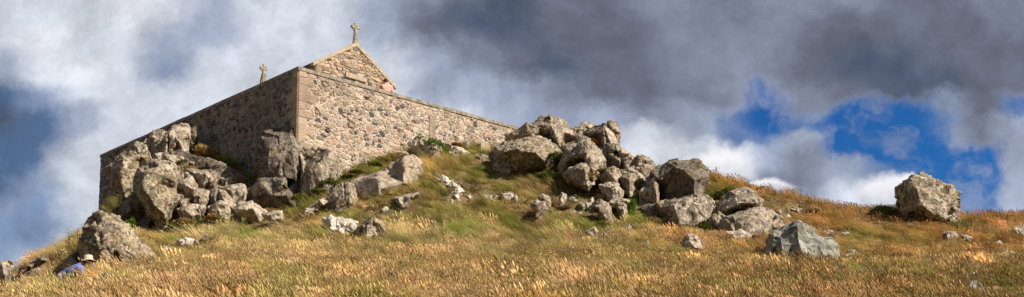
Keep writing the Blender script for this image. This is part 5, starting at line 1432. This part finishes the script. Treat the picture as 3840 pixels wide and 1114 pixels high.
# place by the photo: head top at (1443, 291)
r0 = P(1450, 320, 1.0)
s_ = 1.5
a_, _z = hit(1450, 320, 's', s_)
pp = B(s_, a_, FLOOR)
hz = P(1443, 291, pp.y).z - FLOOR
k_ = hz / 1.625
person('person in a coral pink shirt seen from behind over the parapet', tuple(pp), math.pi + R(20), J, Ls, M['shirt_pink'], M['jeans'], ((.0, -.19, 1.53), (0, -.35, 1), (0, -1, -.3)))
bpy.data.objects[-1] if False else None
root1 = [o for o in bpy.data.objects if o.name == 'person'][0]; root1.scale = (k_ * 1.05, k_ * 1.05, k_)
# lying on the left side in the grass, propped on an elbow, head at the right in a sun hat
D2 = 20.5
J = {'pelvis': (-.48, .02, .13, .13), 'waist': (-.30, .02, .16, .12), 'chest': (-.08, .0, .21, .135), 'upper': (.06, .0, .27, .10), 'neck': (.14, -.0, .29, .052), 'nk2': (.18, -.01, .30, .05)}
Ls = list(core)
for s, sg in (('L', 1), ('R', -1)):
    j, l_ = limb_set(s, (.06, .15 * sg, .27), (.12, .19 * sg, .06), (.30, .08 * sg, .04), (-.56, .09 * sg, .11), (-.95, .11 * sg, .10), (-1.34, .10 * sg, .07), (-1.50, .11 * sg, .03), (1, -.2 * sg, 0), (0, 0, -1))
    J.update(j); Ls += l_
q = P(306, 1040, D2); gz_ = float(gz_at(q.x, q.y))
person('person in blue top and beige sun hat lying in grass below the knobbly rock', (q.x, q.y, gz_ + .09), R(8), J, Ls, M['shirt_blue'], M['jeans'], ((.235, -.03, .355), (.15, .05, 1), (1, .35, -.45)), hat=True)
root2 = [o for o in bpy.data.objects if o.name.startswith('person')][-1]
zl = float(gz_at(q.x - 1.2, q.y - .15)); root2.rotation_euler = (0, -math.atan2(gz_ - zl, 1.2) , R(8))
print('slope', gz_ - zl)

print('person px', project(q.x, q.y, gz_), project(q.x, q.y, gz_ + .5))

# ------------------------------------------------------------------ light
SUN = Vector((.92, -.32, 0)).normalized() * math.cos(R(40)) + Vector((0, 0, math.sin(R(40))))
ld = bpy.data.lights.new('sun', 'SUN'); ld.energy = 5.0; ld.angle = R(.5); ld.color = (1, .93, .82)
lo = bpy.data.objects.new('sun', ld); COL.objects.link(lo)
lo.rotation_euler = SUN.to_track_quat('Z', 'Y').to_euler()
world = bpy.data.worlds.new("World"); scene.world = world; world.use_nodes = True
nt = world.node_tree; nt.nodes.clear(); g = NT(nt)
wo = g.n('ShaderNodeOutputWorld')
sky = g.n('ShaderNodeTexSky'); sky.sky_type = 'NISHITA'; sky.sun_disc = False
sky.sun_elevation = R(40); sky.sun_rotation = math.atan2(SUN.x, SUN.y)
tc = g.n('ShaderNodeTexCoord'); dirv = tc.outputs['Generated']
sep = g.n('ShaderNodeSeparateXYZ'); g.l(dirv, sep.inputs[0])
yy = g.math('MAXIMUM', sep.outputs[1], .08)
U = g.math('DIVIDE', sep.outputs[0], yy); V = g.math('DIVIDE', sep.outputs[2], yy)
cv = g.n('ShaderNodeCombineXYZ'); g.l(U, cv.inputs[0]); g.l(V, cv.inputs[1])
base = cv.outputs[0]
# billowing: shift the layout by turbulence of several sizes
def warp(vec, scale, amt, detail):
    nd = g.n('ShaderNodeTexNoise'); nd.inputs['Scale'].default_value = scale; nd.inputs['Detail'].default_value = detail
    nd.inputs['Roughness'].default_value = .66; g.l(vec, nd.inputs['Vector'])
    s = g.vmath('SUBTRACT', nd.outputs['Color'], (.5, .5, .5)).outputs[0]
    sc = g.n('ShaderNodeVectorMath', operation='SCALE'); g.l(s, sc.inputs[0]); sc.inputs['Scale'].default_value = amt
    return g.vmath('ADD', vec, sc.outputs[0]).outputs[0]
wv = warp(base, 6.0, .12, 12)
sp2 = g.n('ShaderNodeSeparateXYZ'); g.l(wv, sp2.inputs[0])
Uw, Vw = sp2.outputs[0], sp2.outputs[1]
def s2l(c): return tuple(((x / 255) / 12.92 if x / 255 <= .04045 else ((x / 255 + .055) / 1.055) ** 2.4) for x in c)
PAL = {'W': (232, 234, 240), 'L': (205, 211, 222), 'l': (222, 225, 233), 'M': (158, 168, 190), 'G': (124, 131, 150), 'g': (134, 148, 176), 'D': (101, 107, 123),
       'K': (80, 91, 112), 'S': (82, 106, 142), 's': (126, 148, 182), 'B': (150, 158, 180), 'b': (150, 162, 186)}
ALPHA = {'B': 1.0, 'b': .62}
ROWS = [  # py, colours every 160 px from 0 to 3840
 (0,    'LLLlLMLLLMGDKDDGGGGGGDDGG'),
 (120,  'LlLLMMLLLMDKKDDDGGGDDDDDG'),
 (240,  'MLlLgLLLLLMGDKDDGGGDKKDDD'),
 (340,  'SgLLLLLLLLMMMGDDGGBGDKKDD'),
 (430,  'KSMLLLLLLLLLMMMGMbBbBBbDB'),
 (500,  'SSMLLLLLLLLLMMMLMbbMBBbGM'),
 (570,  'SSLLLLLLLLLLLLLlLWMGBBBBM'),
 (650,  'SgLLLLLLLLLLLLMLLLGGMbBBM'),
 (740,  'gsLLLLLLLLLLLLMLLLMMLbBBM'),
 (850,  'ssLLLLLLLLLLLLLLLLMMWWbbM'),
 (1000, 'bLLLLLLLLLLLLLLLLLLLWWLLL'),
]
U0, U1 = -.75, .75
mapU = g.math('DIVIDE', g.math('SUBTRACT', Uw, U0), U1 - U0)
cur = cura = None; prevV = None
for py, row in ROWS:
    cr = g.n('ShaderNodeValToRGB'); g.l(mapU, cr.inputs[0]); cr.color_ramp.interpolation = 'EASE'
    v_ = (PCY - py) / F; y_ = CP - SP * v_; Vr = (SP + CP * v_) / y_
    els = cr.color_ramp.elements
    for k, chh in enumerate(row):
        px = 160 * k; uu = ((px - PCX) / F / y_ - U0) / (U1 - U0)
        uu = min(max(uu, 0), 1)
        if k == 0: e = els[0]; e.position = uu
        elif k == 1: e = els[1]; e.position = uu
        else: e = els.new(uu)
        e.color = (*s2l(PAL[chh]), ALPHA.get(chh, 0.0))
    if cur is None: cur, cura = cr.outputs['Color'], cr.outputs['Alpha']
    else:
        f = g.n('ShaderNodeMapRange'); f.interpolation_type = 'SMOOTHSTEP'
        g.l(Vw, f.inputs['Value']); f.inputs['From Min'].default_value = prevV; f.inputs['From Max'].default_value = Vr
        cur = g.mix(f.outputs[0], cur, cr.outputs['Color'])
        mm = g.n('ShaderNodeMix', data_type='FLOAT'); g.l(f.outputs[0], mm.inputs[0]); g.l(cura, mm.inputs[2]); g.l(cr.outputs['Alpha'], mm.inputs[3])
        cura = mm.outputs[0]
    prevV = Vr
# cloud body light and dark
n1 = g.noise(warp(base, 3.0, .15, 8), 13.0, 12, .66)
mod = g.n('ShaderNodeMapRange'); g.l(n1, mod.inputs['Value']); mod.inputs['From Min'].default_value = .3; mod.inputs['From Max'].default_value = .7
mod.inputs['To Min'].default_value = .70; mod.inputs['To Max'].default_value = 1.27
cm = g.n('ShaderNodeVectorMath', operation='SCALE'); g.l(cur, cm.inputs[0]); g.l(mod.outputs[0], cm.inputs['Scale'])
cloud = cm.outputs[0]
cov = g.math('ADD', cura, g.math('MULTIPLY', g.math('SUBTRACT', g.noise(base, 11, 8, .62), .5), 1.0))
cov = g.ramp(cov, .10, .95)
wisp = g.ramp(g.noise(warp(base, 6, .1, 4), 17, 8, .65), .46, .66)
cov = g.math('MULTIPLY', cov, g.math('SUBTRACT', 1.0, g.math('MULTIPLY', wisp, .5)))
# clear sky seen through the gaps
blue = g.mix(1.0, sky.outputs[0], (.09, .38, .82), 'MULTIPLY')
bs = g.n('ShaderNodeVectorMath', operation='SCALE'); g.l(blue, bs.inputs[0]); bs.inputs['Scale'].default_value = .10
# heaped white clouds low on the right, lit on top
fr_c = g.mix(cov, cloud, bs.outputs[0])
for (cx_, cy_, rx_, ry_) in ((3335, 735, 135, 95), (3400, 700, 70, 60), (2700, 630, 170, 85), (3480, 850, 140, 40), (2880, 700, 110, 40)):
    v_ = (PCY - cy_) / F; y_ = CP - SP * v_; Uc, Vc = (cx_ - PCX) / F / y_, (SP + CP * v_) / y_
    w2_ = warp(base, 13.0, .045, 12); s2_ = g.n('ShaderNodeSeparateXYZ'); g.l(w2_, s2_.inputs[0])
    du = g.math('DIVIDE', g.math('SUBTRACT', s2_.outputs[0], Uc), rx_ / F); dv = g.math('DIVIDE', g.math('SUBTRACT', s2_.outputs[1], Vc), ry_ / F)
    dd = g.math('SQRT', g.math('ADD', g.math('MULTIPLY', du, du), g.math('MULTIPLY', dv, dv)))
    mk = g.ramp(dd, 1.05, .55); hi = g.ramp(g.math('ADD', dv, g.math('MULTIPLY', g.noise(w2_, 30, 8, .65), 1.2)), -.3, 1.3)
    fr_c = g.mix(g.math('MULTIPLY', mk, .9), fr_c, g.mix(hi, (.42, .46, .56), (.92, .91, .92)))
# the rest of the sky dome: broken cloud
n2 = g.noise(dirv, 2.4, 8, .6, .3)
bs2 = g.n('ShaderNodeVectorMath', operation='SCALE'); g.l(sky.outputs[0], bs2.inputs[0]); bs2.inputs['Scale'].default_value = .08
rest = g.mix(g.ramp(n2, .42, .56), bs2.outputs[0], g.mix(g.ramp(g.noise(dirv, 4, 6), .35, .65), (.09, .10, .13), (.22, .24, .28)))
fr = g.math('MULTIPLY', g.ramp(sep.outputs[1], .45, .7), g.ramp(sep.outputs[2], .62, .45))
col = g.mix(fr, rest, fr_c)
bg = g.n('ShaderNodeBackground'); g.l(col, bg.inputs[0]); bg.inputs[1].default_value = .76
g.l(bg.outputs[0], wo.inputs[0])

scene.view_settings.view_transform = 'Standard'
scene.view_settings.look = 'None'
scene.view_settings.exposure = .5
scene.cycles.max_bounces = 5
scene.cycles.transparent_max_bounces = 8
